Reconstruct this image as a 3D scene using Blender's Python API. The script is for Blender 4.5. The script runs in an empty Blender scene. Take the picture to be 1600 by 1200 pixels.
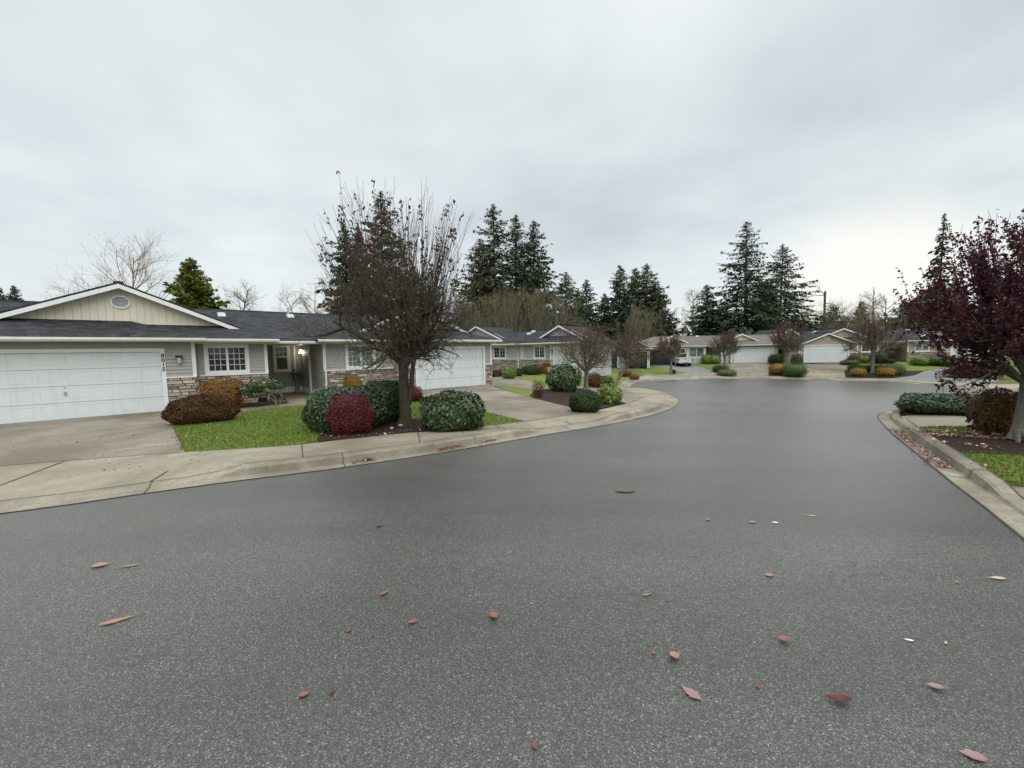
import bpy, bmesh, math, random
import numpy as np
from mathutils import Vector, Matrix

scene = bpy.context.scene
C = scene.collection

# ------------------------------------------------------------------ camera
FPX, PITCH, ROLL, CAM_H = 640.0, math.radians(4.65), math.radians(0.9), 2.1
cd = bpy.data.cameras.new('camera'); cam = bpy.data.objects.new('camera', cd); C.objects.link(cam)
cd.sensor_fit = 'HORIZONTAL'; cd.sensor_width = 36.0; cd.lens = 36.0*FPX/1600.0
cd.clip_start = 0.05; cd.clip_end = 3000.0
_cp, _sp, _c, _s = math.cos(PITCH), math.sin(PITCH), math.cos(ROLL), math.sin(ROLL)
_r0, _u0, _f = Vector((1,0,0)), Vector((0,_sp,_cp)), Vector((0,_cp,-_sp))
_r = _r0*_c - _u0*_s; _u = _r0*_s + _u0*_c
m = Matrix.Identity(4)
for i in range(3):
    m[i][0], m[i][1], m[i][2] = _r[i], _u[i], -_f[i]
m[2][3] = CAM_H
cam.matrix_world = m
scene.camera = cam

# ------------------------------------------------------------------ sky
SUN_EL, SUN_AZ = math.radians(42), math.radians(158)      # azimuth clockwise from +Y
w = bpy.data.worlds.new('World'); scene.world = w; w.use_nodes = True
nt = w.node_tree; nt.nodes.clear()
def wn(t, **k):
    n = nt.nodes.new(t)
    for a, b in k.items(): setattr(n, a, b)
    return n
out = wn('ShaderNodeOutputWorld'); bg = wn('ShaderNodeBackground'); bg.inputs['Strength'].default_value = 0.1
sky = wn('ShaderNodeTexSky'); sky.sky_type = 'NISHITA'; sky.sun_disc = False
sky.sun_elevation = SUN_EL; sky.sun_rotation = SUN_AZ
tc = wn('ShaderNodeTexCoord'); sep = wn('ShaderNodeSeparateXYZ'); nt.links.new(tc.outputs['Generated'], sep.inputs[0])
def math_(op, a, b=None, clamp=False):
    n = wn('ShaderNodeMath', operation=op, use_clamp=clamp)
    for i, v in enumerate((a, b)):
        if v is None: continue
        if isinstance(v, (int, float)): n.inputs[i].default_value = v
        else: nt.links.new(v, n.inputs[i])
    return n.outputs[0]
zc = math_('MAXIMUM', sep.outputs[2], 0.0)
den = math_('ADD', zc, 0.16)
cx, cy = math_('DIVIDE', sep.outputs[0], den), math_('DIVIDE', sep.outputs[1], den)
cmb = wn('ShaderNodeCombineXYZ'); nt.links.new(cx, cmb.inputs[0]); nt.links.new(cy, cmb.inputs[1])
def noise(scale, detail, rough, off=(0,0,0)):
    mp = wn('ShaderNodeMapping'); mp.inputs['Location'].default_value = off; nt.links.new(cmb.outputs[0], mp.inputs[0])
    n = wn('ShaderNodeTexNoise'); n.inputs['Scale'].default_value = scale; n.inputs['Detail'].default_value = detail
    n.inputs['Roughness'].default_value = rough; nt.links.new(mp.outputs[0], n.inputs['Vector']); return n.outputs['Fac']
n1, n2 = noise(0.55, 4, 0.5, (1.7, 0.4, 0)), noise(1.6, 3, 0.5, (4.2, 3.3, 0))
cl = math_('ADD', math_('MULTIPLY', n1, 0.72), math_('MULTIPLY', n2, 0.28))
mr = wn('ShaderNodeMapRange'); nt.links.new(cl, mr.inputs[0])
mr.inputs[1].default_value, mr.inputs[2].default_value = 0.34, 0.66
mr.inputs[3].default_value, mr.inputs[4].default_value = 0.0, 1.0
ramp = wn('ShaderNodeValToRGB'); nt.links.new(mr.outputs[0], ramp.inputs[0])
e = ramp.color_ramp.elements
e[0].position, e[0].color = 0.0, (0.50, 0.548, 0.582, 1)
e[1].position, e[1].color = 1.0, (0.80, 0.838, 0.855, 1)
x_ = e.new(0.5); x_.color = (0.645, 0.692, 0.715, 1)
# an overcast sky is brightest overhead (above the frame) and pale along the horizon
zen = wn('ShaderNodeMapRange'); nt.links.new(sep.outputs[2], zen.inputs[0])
zen.inputs[1].default_value, zen.inputs[2].default_value = 0.62, 0.84
zen.inputs[3].default_value, zen.inputs[4].default_value = 11.2, 38.0
zen.interpolation_type = 'SMOOTHSTEP'
hz = wn('ShaderNodeMapRange'); nt.links.new(sep.outputs[2], hz.inputs[0])
hz.inputs[1].default_value, hz.inputs[2].default_value = 0.0, 0.30
hz.inputs[3].default_value, hz.inputs[4].default_value = 1.0, 0.0
hz.interpolation_type = 'SMOOTHSTEP'
mixh = wn('ShaderNodeMixRGB'); nt.links.new(math_('MULTIPLY', hz.outputs[0], 0.7), mixh.inputs[0])
nt.links.new(ramp.outputs[0], mixh.inputs[1]); mixh.inputs[2].default_value = (0.75, 0.795, 0.805, 1)
# thin cloud low on the right lets a warm glow through
dotn = wn('ShaderNodeVectorMath', operation='DOT_PRODUCT'); nt.links.new(tc.outputs['Generated'], dotn.inputs[0])
g_az, g_el = math.radians(41), math.radians(5)
dotn.inputs[1].default_value = (math.sin(g_az)*math.cos(g_el), math.cos(g_az)*math.cos(g_el), math.sin(g_el))
gl = wn('ShaderNodeMapRange'); nt.links.new(dotn.outputs['Value'], gl.inputs[0])
gl.inputs[1].default_value, gl.inputs[2].default_value = 0.978, 1.0
gl.inputs[3].default_value, gl.inputs[4].default_value = 0.0, 1.0
gl.interpolation_type = 'SMOOTHSTEP'
mixg = wn('ShaderNodeMixRGB'); nt.links.new(math_('MULTIPLY', gl.outputs[0], 0.55), mixg.inputs[0])
nt.links.new(mixh.outputs[0], mixg.inputs[1]); mixg.inputs[2].default_value = (1.0, 0.97, 0.86, 1)
mul = wn('ShaderNodeVectorMath', operation='SCALE'); nt.links.new(mixg.outputs[0], mul.inputs[0]); nt.links.new(zen.outputs[0], mul.inputs['Scale'])
mixs = wn('ShaderNodeMixRGB'); mixs.inputs[0].default_value = 0.06
nt.links.new(mul.outputs[0], mixs.inputs[1]); nt.links.new(sky.outputs[0], mixs.inputs[2])
nt.links.new(mixs.outputs[0], bg.inputs['Color']); nt.links.new(bg.outputs[0], out.inputs['Surface'])

sd = bpy.data.lights.new('sun', 'SUN'); sd.energy = 1.4; sd.angle = math.radians(50); sd.color = (1.0, 0.97, 0.92)
sun = bpy.data.objects.new('sun', sd); C.objects.link(sun)
sv = Vector((math.sin(SUN_AZ)*math.cos(SUN_EL), math.cos(SUN_AZ)*math.cos(SUN_EL), math.sin(SUN_EL)))
sun.rotation_euler = (-sv).to_track_quat('-Z', 'Y').to_euler()
sun.location = (0, 0, 40)

scene.view_settings.view_transform = 'Standard'; scene.view_settings.look = 'None'
scene.view_settings.exposure = 0.08; scene.view_settings.gamma = 1.0
scene.render.engine = 'CYCLES'
scene.cycles.max_bounces = 6; scene.cycles.diffuse_bounces = 3; scene.cycles.glossy_bounces = 2
scene.cycles.transparent_max_bounces = 6; scene.cycles.transmission_bounces = 2
scene.cycles.use_denoising = True

# ------------------------------------------------------------------ photo rays and the lie of the land
def ray(x, y):
    dx = (x-800)/FPX; dy = (600-y)/FPX
    ux = dx*_c + dy*_s; uy = -dx*_s + dy*_c
    return np.array([ux, _cp + uy*_sp, -_sp + uy*_cp])

CP = np.array([
 (-20,0,0),(-10,0,0),(0,0,0),(10,0,0),(20,0,-.05),(0,-10,0),(20,-10,0),(-20,-10,0),
 (-16,11,0),(-12.6,14.7,0),(-5,21,0),(-1.5,24.2,0),(-25,20,0),(-15,25,0),(0,10,0),(5,5,0),(6,13,-.05),(10,10,-.03),
 (-8,32,0),(1,36,0),(5,33,-.15),(6.8,18,-.25),(10,20,-.35),(14,30,-.9),(20,38,-1.35),(8.5,29,-.62),(14.5,40,-1.1),
 (21.6,46,-1.5),(28.7,46,-1.55),(35.5,43.5,-1.62),(37,40,-1.55),(37.3,37,-1.55),(37.2,35,-1.5),(37.1,33,-1.5),
 (20,15,-.25),(25,20,-.7),(30,27,-1.2),(45,30,-1.5),(60,28,-1.6),
 (40,52,-.15),(36,53.5,-.2),(36,58,-.2),(28,57,-.35),(45,49,-.2),(50,46,-.3),(22,60,-.4),(16,50,-.9),
 (0,70,0),(40,90,0),(80,70,-.2),(100,20,-1),(-60,40,0),(-60,100,0),(0,130,0),(100,130,0),(60,0,-.5),(0,-60,0),(100,-60,0),(-80,-60,0),
 (-300,0,0),(300,0,0),(0,300,0),(0,-300,0),(300,300,0),(-300,300,0)], float)
def _k(r2): return np.where(r2 > 1e-9, r2*np.log(np.maximum(r2, 1e-9)), 0.0)
_n = len(CP)
_A = np.zeros((_n+3, _n+3)); _xy = CP[:, :2]/50.0
_A[:_n, :_n] = _k(((_xy[:, None]-_xy[None])**2).sum(-1)) + np.eye(_n)*0.002
_A[:_n, _n] = 1; _A[:_n, _n+1:] = _xy; _A[_n, :_n] = 1; _A[_n+1:, :_n] = _xy.T
_W = np.linalg.solve(_A, np.concatenate([CP[:, 2], np.zeros(3)]))
def hgt(x, y):
    x = np.asarray(x, float); y = np.asarray(y, float)
    q = np.stack([x.ravel(), y.ravel()], -1)/50.0
    r = np.zeros(len(q))
    for i in range(0, len(q), 20000):
        b = q[i:i+20000]
        r[i:i+20000] = _k(((b[:, None]-_xy[None])**2).sum(-1)) @ _W[:_n] + _W[_n] + b @ _W[_n+1:]
    d = np.hypot(x.ravel(), y.ravel()-25)
    r *= np.clip((170-d)/80, 0, 1)
    return r.reshape(x.shape)
_T = np.concatenate([np.arange(1.2, 30, .25), np.arange(30, 140, .5)])
def P(x, y, off=0.15):
    """the point of the ground seen at photo pixel x, y"""
    d = ray(x, y); pts = d[None]*_T[:, None]
    f = CAM_H + pts[:, 2] - hgt(pts[:, 0], pts[:, 1]) - off
    idx = np.where(f < 0)[0]
    if len(idx) == 0: k = len(_T)-1; t = _T[k]
    else:
        k = max(idx[0], 1); t = _T[k-1] + (_T[k]-_T[k-1])*f[k-1]/(f[k-1]-f[k])
    p = d*t; return Vector((p[0], p[1], CAM_H+p[2]))
def D(x, y, Y):
    d = ray(x, y); p = d*(Y/d[1]); return Vector((p[0], p[1], CAM_H+p[2]))
def g2(p, off=0.0): return Vector((p[0], p[1], float(hgt(p[0], p[1]))+off))
def depth(p):
    v = Vector(p)-Vector((0, 0, CAM_H)); return v.dot(_f)
def mpp(p): return depth(p)/FPX          # metres per photo pixel there

# ------------------------------------------------------------------ helpers
def link(o, parent=None):
    C.objects.link(o)
    if parent is not None: o.parent = parent
    return o
def tag(o, label=None, cat=None, group=None, kind=None):
    if label: o['label'] = label
    if cat: o['category'] = cat
    if group: o['group'] = group
    if kind: o['kind'] = kind
    return o
def thing(name, label, cat, loc=(0,0,0), rz=0.0, group=None, scale=1.0):
    o = bpy.data.objects.new(name, None); o.empty_display_size = 0.3
    link(o); o.location = loc; o.rotation_euler = (0, 0, rz); o.scale = (scale,)*3
    return tag(o, label, cat, group)
def copy_tree(root):
    r = root.copy(); C.objects.link(r)
    for ch in root.children:
        c = ch.copy(); C.objects.link(c); c.parent = r
        for g in ch.children:
            d = g.copy(); C.objects.link(d); d.parent = c
    return r

class MB:
    """collects shapes, then links them as one mesh object"""
    def __init__(s): s.v = []; s.f = []; s.c = []; s.col = None
    def add(s, vs, fs, col=None):
        b = len(s.v); s.v += [tuple(p) for p in vs]; s.f += [tuple(b+i for i in f) for f in fs]
        s.c += [col if col is not None else (.5, .5, .5)]*len(fs); return s
    def box(s, u0, u1, v0, v1, w0, w1, col=None):
        vs = [(u0,v0,w0),(u1,v0,w0),(u1,v1,w0),(u0,v1,w0),(u0,v0,w1),(u1,v0,w1),(u1,v1,w1),(u0,v1,w1)]
        return s.add(vs, [(0,3,2,1),(4,5,6,7),(0,1,5,4),(1,2,6,5),(2,3,7,6),(3,0,4,7)], col)
    def prism(s, pts, d):
        """closed polygon pts (3D) pushed along d"""
        n = len(pts); a = [Vector(p) for p in pts]; b = [p+Vector(d) for p in a]
        return s.add(a+b, [tuple(range(n-1, -1, -1)), tuple(range(n, 2*n))] + [(i, (i+1)%n, n+(i+1)%n, n+i) for i in range(n)])
    def tube(s, path, rad, n=6, col=None, cap=True):
        path = [Vector(p) for p in path]; b = []; fs = []
        k = len(path)
        for i, p in enumerate(path):
            t = (path[min(i+1, k-1)]-path[max(i-1, 0)]).normalized()
            a = t.cross(Vector((0, 0, 1)) if abs(t.z) < .9 else Vector((1, 0, 0))).normalized(); c = t.cross(a)
            r = rad[i] if hasattr(rad, '__len__') else rad
            b += [p + (a*math.cos(2*math.pi*j/n) + c*math.sin(2*math.pi*j/n))*r for j in range(n)]
        for i in range(k-1):
            for j in range(n):
                fs.append((i*n+j, i*n+(j+1)%n, (i+1)*n+(j+1)%n, (i+1)*n+j))
        if cap: fs += [tuple(range(n-1, -1, -1)), tuple(range((k-1)*n, k*n))]
        return s.add(b, fs, col)
    def build(s, name, mat, parent=None, smooth=False, loc=None, tint=False):
        me = bpy.data.meshes.new(name); me.from_pydata(s.v, [], s.f)
        if tint:
            a = me.color_attributes.new('tint', 'FLOAT_COLOR', 'CORNER'); d = []
            for f, c in zip(s.f, s.c): d += [c[0], c[1], c[2], 1.0]*len(f)
            a.data.foreach_set('color', d)
        me.materials.append(mat)
        if smooth: me.polygons.foreach_set('use_smooth', [True]*len(me.polygons))
        me.update()
        o = bpy.data.objects.new(name, me); link(o, parent)
        if loc is not None: o.location = loc
        return o

def np_mesh(name, V, F, mat, tint=None, smooth=False):
    """V (n,3); F (m,k) all same size; tint per face"""
    me = bpy.data.meshes.new(name); V = np.ascontiguousarray(V, np.float32); F = np.ascontiguousarray(F, np.int32)
    mk = F.shape[1]
    me.vertices.add(len(V)); me.vertices.foreach_set('co', V.ravel())
    me.loops.add(F.size); me.loops.foreach_set('vertex_index', F.ravel())
    me.polygons.add(len(F)); me.polygons.foreach_set('loop_start', np.arange(0, F.size, mk, dtype=np.int32))
    try: me.polygons.foreach_set('loop_total', np.full(len(F), mk, np.int32))
    except Exception: pass
    if smooth: me.polygons.foreach_set('use_smooth', np.ones(len(F), bool))
    me.materials.append(mat); me.update(calc_edges=True)
    if tint is not None:
        a = me.color_attributes.new('tint', 'FLOAT_COLOR', 'CORNER')
        t = np.repeat(np.asarray(tint, np.float32), mk); q = np.stack([t, t, t, np.ones_like(t)], -1)
        a.data.foreach_set('color', q.ravel())
    return me

# ------------------------------------------------------------------ materials
def new_mat(name):
    mt = bpy.data.materials.new(name); mt.use_nodes = True; t = mt.node_tree
    return mt, t, t.nodes['Principled BSDF']
def nd(t, kind, **k):
    n = t.nodes.new(kind)
    for a, b in k.items():
        if a in n.inputs: n.inputs[a].default_value = b
        else: setattr(n, a, b)
    return n
def rgba(c): return (c[0], c[1], c[2], 1.0)
def ramp_(t, fac, stops):
    r = t.nodes.new('ShaderNodeValToRGB'); t.links.new(fac, r.inputs[0]); e = r.color_ramp.elements
    e[0].position, e[0].color = stops[0][0], rgba(stops[0][1]); e[1].position, e[1].color = stops[-1][0], rgba(stops[-1][1])
    for p, c in stops[1:-1]: q = e.new(p); q.color = rgba(c)
    return r.outputs[0]
def nz(t, vec, scale, detail=4, rough=0.55):
    n = nd(t, 'ShaderNodeTexNoise'); n.inputs['Scale'].default_value = scale; n.inputs['Detail'].default_value = detail
    n.inputs['Roughness'].default_value = rough; t.links.new(vec, n.inputs['Vector']); return n.outputs['Fac']
def mixc(t, fac, a, b, mode='MIX'):
    n = t.nodes.new('ShaderNodeMixRGB'); n.blend_type = mode
    for i, v in enumerate((fac, a, b)):
        if isinstance(v, (int, float)): n.inputs[i].default_value = v
        elif isinstance(v, tuple): n.inputs[i].default_value = rgba(v)
        else: t.links.new(v, n.inputs[i])
    return n.outputs[0]
def mth(t, op, a, b=0.0, clamp=False):
    n = nd(t, 'ShaderNodeMath'); n.operation = op; n.use_clamp = clamp
    for i, v in enumerate((a, b)):
        if isinstance(v, (int, float)): n.inputs[i].default_value = v
        else: t.links.new(v, n.inputs[i])
    return n.outputs[0]
def bump(t, b, h, strength, dist):
    n = nd(t, 'ShaderNodeBump'); n.inputs['Strength'].default_value = strength; n.inputs['Distance'].default_value = dist
    t.links.new(h, n.inputs['Height']); t.links.new(n.outputs[0], b.inputs['Normal']); return n
def ocoord(t): return t.nodes.new('ShaderNodeTexCoord').outputs['Object']
def wcoord(t): return t.nodes.new('ShaderNodeNewGeometry').outputs['Position']

def noise_mat(name, c1, c2, scale, rough=0.8, bs=0.0, bscale=None, spec=0.3, big=None):
    mt, t, b = new_mat(name); v = wcoord(t)
    f = nz(t, v, scale); col = ramp_(t, f, [(0.3, c1), (0.7, c2)])
    if big: col = mixc(t, mth(t, 'MULTIPLY', nz(t, v, big[0], 3), big[1]), col, big[2])
    t.links.new(col, b.inputs['Base Color']); b.inputs['Roughness'].default_value = rough; b.inputs['Specular IOR Level'].default_value = spec
    if bs: bump(t, b, nz(t, v, bscale or scale*2), bs, 0.02)
    return mt

def paint_mat(name, c, rough=0.55, var=0.06, spec=0.35):
    """painted board: slight dirt and unevenness"""
    mt, t, b = new_mat(name); v = wcoord(t)
    d = tuple(x*(1-var*2.2) for x in c)
    col = ramp_(t, nz(t, v, 2.2, 6, .65), [(0.25, d), (0.75, c)])
    mpv = nd(t, 'ShaderNodeMapping'); mpv.inputs['Scale'].default_value = (5, 5, .5); t.links.new(v, mpv.inputs[0])
    col = mixc(t, mth(t, 'MULTIPLY', ramp_(t, nz(t, mpv.outputs[0], 1.6, 5, .65), [(.48, (0,)*3), (.75, (1,)*3)]), .30), col, tuple(x*.72*k for x, k in zip(c, (1.0, .97, .90))))
    t.links.new(col, b.inputs['Base Color']); b.inputs['Roughness'].default_value = rough; b.inputs['Specular IOR Level'].default_value = spec
    bump(t, b, nz(t, v, 40, 3), 0.05, 0.01)
    return mt

def leaf_mat(name, c1, c2, c3=None, rough=0.5, trans=0.25, spec=0.35):
    mt, t, b = new_mat(name)
    a = nd(t, 'ShaderNodeAttribute'); a.attribute_name = 'tint'
    st = [(0.0, c1), (1.0, c2)] if c3 is None else [(0.0, c1), (0.6, c2), (1.0, c3)]
    col = ramp_(t, a.outputs['Fac'], st)
    t.links.new(col, b.inputs['Base Color']); b.inputs['Roughness'].default_value = rough; b.inputs['Specular IOR Level'].default_value = spec
    tr = t.nodes.new('ShaderNodeBsdfTranslucent'); t.links.new(col, tr.inputs['Color'])
    mx = t.nodes.new('ShaderNodeMixShader'); mx.inputs[0].default_value = trans
    t.links.new(b.outputs[0], mx.inputs[1]); t.links.new(tr.outputs[0], mx.inputs[2])
    t.links.new(mx.outputs[0], t.nodes['Material Output'].inputs['Surface'])
    return mt

def bark_mat(name, c1, c2, c3):
    mt, t, b = new_mat(name); v = wcoord(t)
    mp = nd(t, 'ShaderNodeMapping'); mp.inputs['Scale'].default_value = (1, 1, 0.3); t.links.new(v, mp.inputs[0])
    f = nz(t, mp.outputs[0], 22, 5, .65); g = nz(t, v, 3.5, 4)
    col = mixc(t, mth(t, 'MULTIPLY', ramp_(t, g, [(0.45, (0,0,0)), (0.65, (1,1,1))]), .7), ramp_(t, f, [(0.3, c1), (0.7, c2)]), c3)
    t.links.new(col, b.inputs['Base Color']); b.inputs['Roughness'].default_value = 0.85; b.inputs['Specular IOR Level'].default_value = .2
    bump(t, b, f, 0.7, 0.03)
    return mt

def asphalt_mat():
    mt, t, b = new_mat('asphalt'); v = wcoord(t)
    # aggregate: stones of a few sizes, some pale chips
    vo = nd(t, 'ShaderNodeTexVoronoi'); vo.inputs['Scale'].default_value = 150; t.links.new(v, vo.inputs['Vector'])
    sepc = nd(t, 'ShaderNodeSeparateColor'); t.links.new(vo.outputs['Color'], sepc.inputs[0])
    base = ramp_(t, sepc.outputs[0], [(0.0, (.012, .012, .0105)), (0.45, (.037, .0365, .033)), (0.85, (.074, .073, .066)), (0.965, (.13, .129, .115)), (1.0, (.24, .238, .21))])
    vo2 = nd(t, 'ShaderNodeTexVoronoi'); vo2.inputs['Scale'].default_value = 95; t.links.new(v, vo2.inputs['Vector'])
    sep2 = nd(t, 'ShaderNodeSeparateColor'); t.links.new(vo2.outputs['Color'], sep2.inputs[0])
    chip = mth(t, 'MULTIPLY', mth(t, 'GREATER_THAN', sep2.outputs[1], 0.972), mth(t, 'LESS_THAN', vo2.outputs['Distance'], 0.36))
    base = mixc(t, mth(t, 'MULTIPLY', chip, .55), base, (.36, .36, .32))
    base = mixc(t, .75, base, ramp_(t, nz(t, v, 34, 4, .75), [(.32, (.30, .30, .30)), (.68, (.72, .72, .715))]), 'OVERLAY')
    fine = nz(t, v, 260, 2, .6)
    base = mixc(t, 0.55, base, ramp_(t, fine, [(0.3, (.30, .30, .30)), (0.7, (.85, .85, .84))]), 'OVERLAY')
    # worn wheel bands, damp patches
    mp = nd(t, 'ShaderNodeMapping'); mp.inputs['Rotation'].default_value = (0, 0, math.radians(-42)); mp.inputs['Scale'].default_value = (.16, .5, 1)
    t.links.new(v, mp.inputs[0])
    big = nz(t, mp.outputs[0], 1.3, 5, .6)
    base = mixc(t, 0.8, base, ramp_(t, big, [(0.34, (.68, .69, .71)), (0.5, (.95, .95, .95)), (0.66, (1.20, 1.19, 1.16))]), 'MULTIPLY')
    # laid in lanes: edges of the pours and of later overlays, hairline cracks
    mp2 = nd(t, 'ShaderNodeMapping'); mp2.inputs['Rotation'].default_value = (0, 0, math.radians(-33)); mp2.inputs['Scale'].default_value = (.07, .30, 1); t.links.new(v, mp2.inputs[0])
    lay = nz(t, mp2.outputs[0], 1.0, 2, .4)
    base = mixc(t, 1.0, base, ramp_(t, lay, [(.40, (.90, .90, .90)), (.415, (1.0, 1.0, 1.0)), (.52, (1.0, 1.0, 1.0)), (.535, (1.10, 1.10, 1.10))]), 'MULTIPLY')
    seam = mth(t, 'LESS_THAN', mth(t, 'ABSOLUTE', mth(t, 'SUBTRACT', nz(t, mp2.outputs[0], .6, 7, .5), .47)), .0004)
    base = mixc(t, mth(t, 'MULTIPLY', seam, .45), base, (.012, .012, .012))
    dirt = ramp_(t, nz(t, v, .33, 6, .7), [(.56, (0,)*3), (.72, (1,)*3)])
    base = mixc(t, mth(t, 'MULTIPLY', dirt, .30), base, (.075, .068, .055))
    oil = ramp_(t, nz(t, v, .9, 3, .5), [(.70, (0,)*3), (.76, (1,)*3)])
    base = mixc(t, mth(t, 'MULTIPLY', oil, .22), base, (.014, .014, .014))
    t.links.new(base, b.inputs['Base Color'])
    r = ramp_(t, big, [(0.35, (.36,)*3), (0.65, (.50,)*3)]); t.links.new(r, b.inputs['Roughness'])
    b.inputs['Specular IOR Level'].default_value = 0.5
    b.inputs['Coat Weight'].default_value = 1.0; b.inputs['Coat Tint'].default_value = (1, .98, .94, 1); b.inputs['Coat Roughness'].default_value = .40; b.inputs['Coat IOR'].default_value = 1.36
    h = mth(t, 'ADD', mth(t, 'MULTIPLY', vo.outputs['Distance'], -1.0), mth(t, 'MULTIPLY', fine, .5))
    bump(t, b, h, 0.55, 0.012)
    return mt

def concrete_mat(name, c1, c2, stain, sc=1.0):
    mt, t, b = new_mat(name); v = wcoord(t)
    f = nz(t, v, 1.1*sc, 6, .65); g = nz(t, v, 90, 3, .6); k = nz(t, v, .45, 5, .6)
    vo = nd(t, 'ShaderNodeTexVoronoi'); vo.inputs['Scale'].default_value = 60; t.links.new(v, vo.inputs['Vector'])
    sp = nd(t, 'ShaderNodeSeparateColor'); t.links.new(vo.outputs['Color'], sp.inputs[0])
    col = ramp_(t, f, [(0.3, c1), (0.72, c2)])
    col = mixc(t, 0.5, col, ramp_(t, sp.outputs[0], [(0.0, (.32,)*3), (.5, (.5,)*3), (1.0, (.72,)*3)]), 'OVERLAY')
    col = mixc(t, mth(t, 'MULTIPLY', ramp_(t, k, [(.44, (0,)*3), (.60, (1,)*3)]), .8), col, stain)
    dry = ramp_(t, nz(t, v, .8, 6, .7), [(.60, (0,)*3), (.68, (1,)*3)])
    col = mixc(t, mth(t, 'MULTIPLY', dry, .45), col, tuple(min(1, x*1.45) for x in c2))
    spots = ramp_(t, nz(t, v, 5.0, 4, .6), [(.66, (0,)*3), (.72, (1,)*3)])
    col = mixc(t, mth(t, 'MULTIPLY', spots, .35), col, tuple(x*.5 for x in stain))
    t.links.new(col, b.inputs['Base Color']); b.inputs['Roughness'].default_value = .7; b.inputs['Specular IOR Level'].default_value = .35
    bump(t, b, g, 0.35, 0.008)
    return mt

def shingle_mat(name, c1, c2, swap=False):
    mt, t, b = new_mat(name); v = ocoord(t)
    mp = nd(t, 'ShaderNodeMapping'); t.links.new(v, mp.inputs[0])
    if swap: mp.inputs['Rotation'].default_value = (0, 0, math.pi/2)
    br = nd(t, 'ShaderNodeTexBrick'); t.links.new(mp.outputs[0], br.inputs['Vector'])
    br.inputs['Scale'].default_value = 1.0; br.inputs['Brick Width'].default_value = .31; br.inputs['Row Height'].default_value = .135
    br.inputs['Mortar Size'].default_value = .006; br.inputs['Color1'].default_value = rgba(c1); br.inputs['Color2'].default_value = rgba(c2)
    br.inputs['Mortar'].default_value = rgba(tuple(x*.45 for x in c1)); br.offset = .37; br.squash = .8; br.squash_frequency = 3
    col = mixc(t, .55, br.outputs['Color'], ramp_(t, nz(t, v, 9, 5, .7), [(.3, (.35,)*3), (.7, (.68,)*3)]), 'OVERLAY')
    col = mixc(t, .35, col, ramp_(t, nz(t, v, 160, 2), [(.3, (.3,)*3), (.7, (.75,)*3)]), 'OVERLAY')
    col = mixc(t, .5, col, ramp_(t, nz(t, v, .7, 5, .65), [(.3, (.33,)*3), (.7, (.66,)*3)]), 'OVERLAY')
    t.links.new(col, b.inputs['Base Color']); b.inputs['Roughness'].default_value = .8; b.inputs['Specular IOR Level'].default_value = .2
    bump(t, b, br.outputs['Fac'], -0.8, 0.012)
    return mt

def tint_mat(name, rough=.8, bs=.4):
    mt, t, b = new_mat(name); v = wcoord(t)
    a = nd(t, 'ShaderNodeAttribute'); a.attribute_name = 'tint'
    col = mixc(t, .6, a.outputs['Color'], ramp_(t, nz(t, v, 14, 6, .7), [(.3, (.3,)*3), (.7, (.72,)*3)]), 'OVERLAY')
    t.links.new(col, b.inputs['Base Color']); b.inputs['Roughness'].default_value = rough; b.inputs['Specular IOR Level'].default_value = .25
    bump(t, b, nz(t, v, 30, 5, .7), bs, .03)
    return mt

def glass_mat(name, c, c2, rough=.04):
    mt, t, b = new_mat(name); v = ocoord(t)
    t.links.new(ramp_(t, nz(t, v, 1.6, 2), [(.4, c), (.62, c2)]), b.inputs['Base Color'])
    b.inputs['Roughness'].default_value = rough; b.inputs['Specular IOR Level'].default_value = .6
    return mt
def plain(name, c, rough=.5, metal=0.0, spec=.4):
    mt, t, b = new_mat(name); v = ocoord(t)
    t.links.new(ramp_(t, nz(t, v, 6, 4), [(.3, tuple(x*.86 for x in c)), (.7, c)]), b.inputs['Base Color'])
    b.inputs['Roughness'].default_value = rough; b.inputs['Metallic'].default_value = metal; b.inputs['Specular IOR Level'].default_value = spec
    return mt

M = {}
M['asphalt'] = asphalt_mat()
M['lane'] = noise_mat('lane_asphalt', (.105, .103, .096), (.165, .162, .15), 60, .7, .3, 120, .4, (.5, .5, (.22, .22, .22)))
M['concrete'] = concrete_mat('concrete', (.165, .140, .102), (.245, .213, .158), (.118, .097, .068))
M['walk'] = concrete_mat('walk_concrete', (.225, .193, .138), (.305, .266, .195), (.165, .137, .097), 1.6)
M['curb'] = concrete_mat('curb_concrete', (.19, .167, .122), (.31, .275, .205), (.12, .10, .072), 2.5)
M['joint'] = noise_mat('joint', (.05, .045, .035), (.09, .08, .06), 20, .9)
M['lawn'] = noise_mat('lawn', (.085, .130, .022), (.14, .19, .032), 7, .9, .6, 40, .15, (.6, .7, (.15, .14, .045)))
M['yard'] = noise_mat('yard', (.07, .085, .03), (.11, .12, .045), 3, .95, .5, 20, .15)
M['mulch'] = noise_mat('mulch', (.010, .0065, .0045), (.048, .029, .019), 26, .9, 1.0, 34, .2, (1.5, .35, (.03, .02, .015)))
M['shingle'] = shingle_mat('shingles', (.013, .0132, .014), (.040, .041, .043))
M['shingle_x'] = shingle_mat('gable_shingles', (.013, .0132, .014), (.040, .041, .043), True)
M['shingle_tan'] = shingle_mat('tan_shingles', (.105, .092, .076), (.15, .133, .112))
M['shingle_tan_x'] = shingle_mat('tan_gable_shingles', (.105, .092, .076), (.15, .133, .112), True)
M['siding'] = paint_mat('grey_siding', (.345, .34, .305))
M['siding_light'] = paint_mat('pale_siding', (.44, .44, .45))
M['siding_tan'] = paint_mat('tan_siding', (.40, .33, .25))
M['siding_blue'] = paint_mat('blue_siding', (.20, .22, .26))
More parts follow.
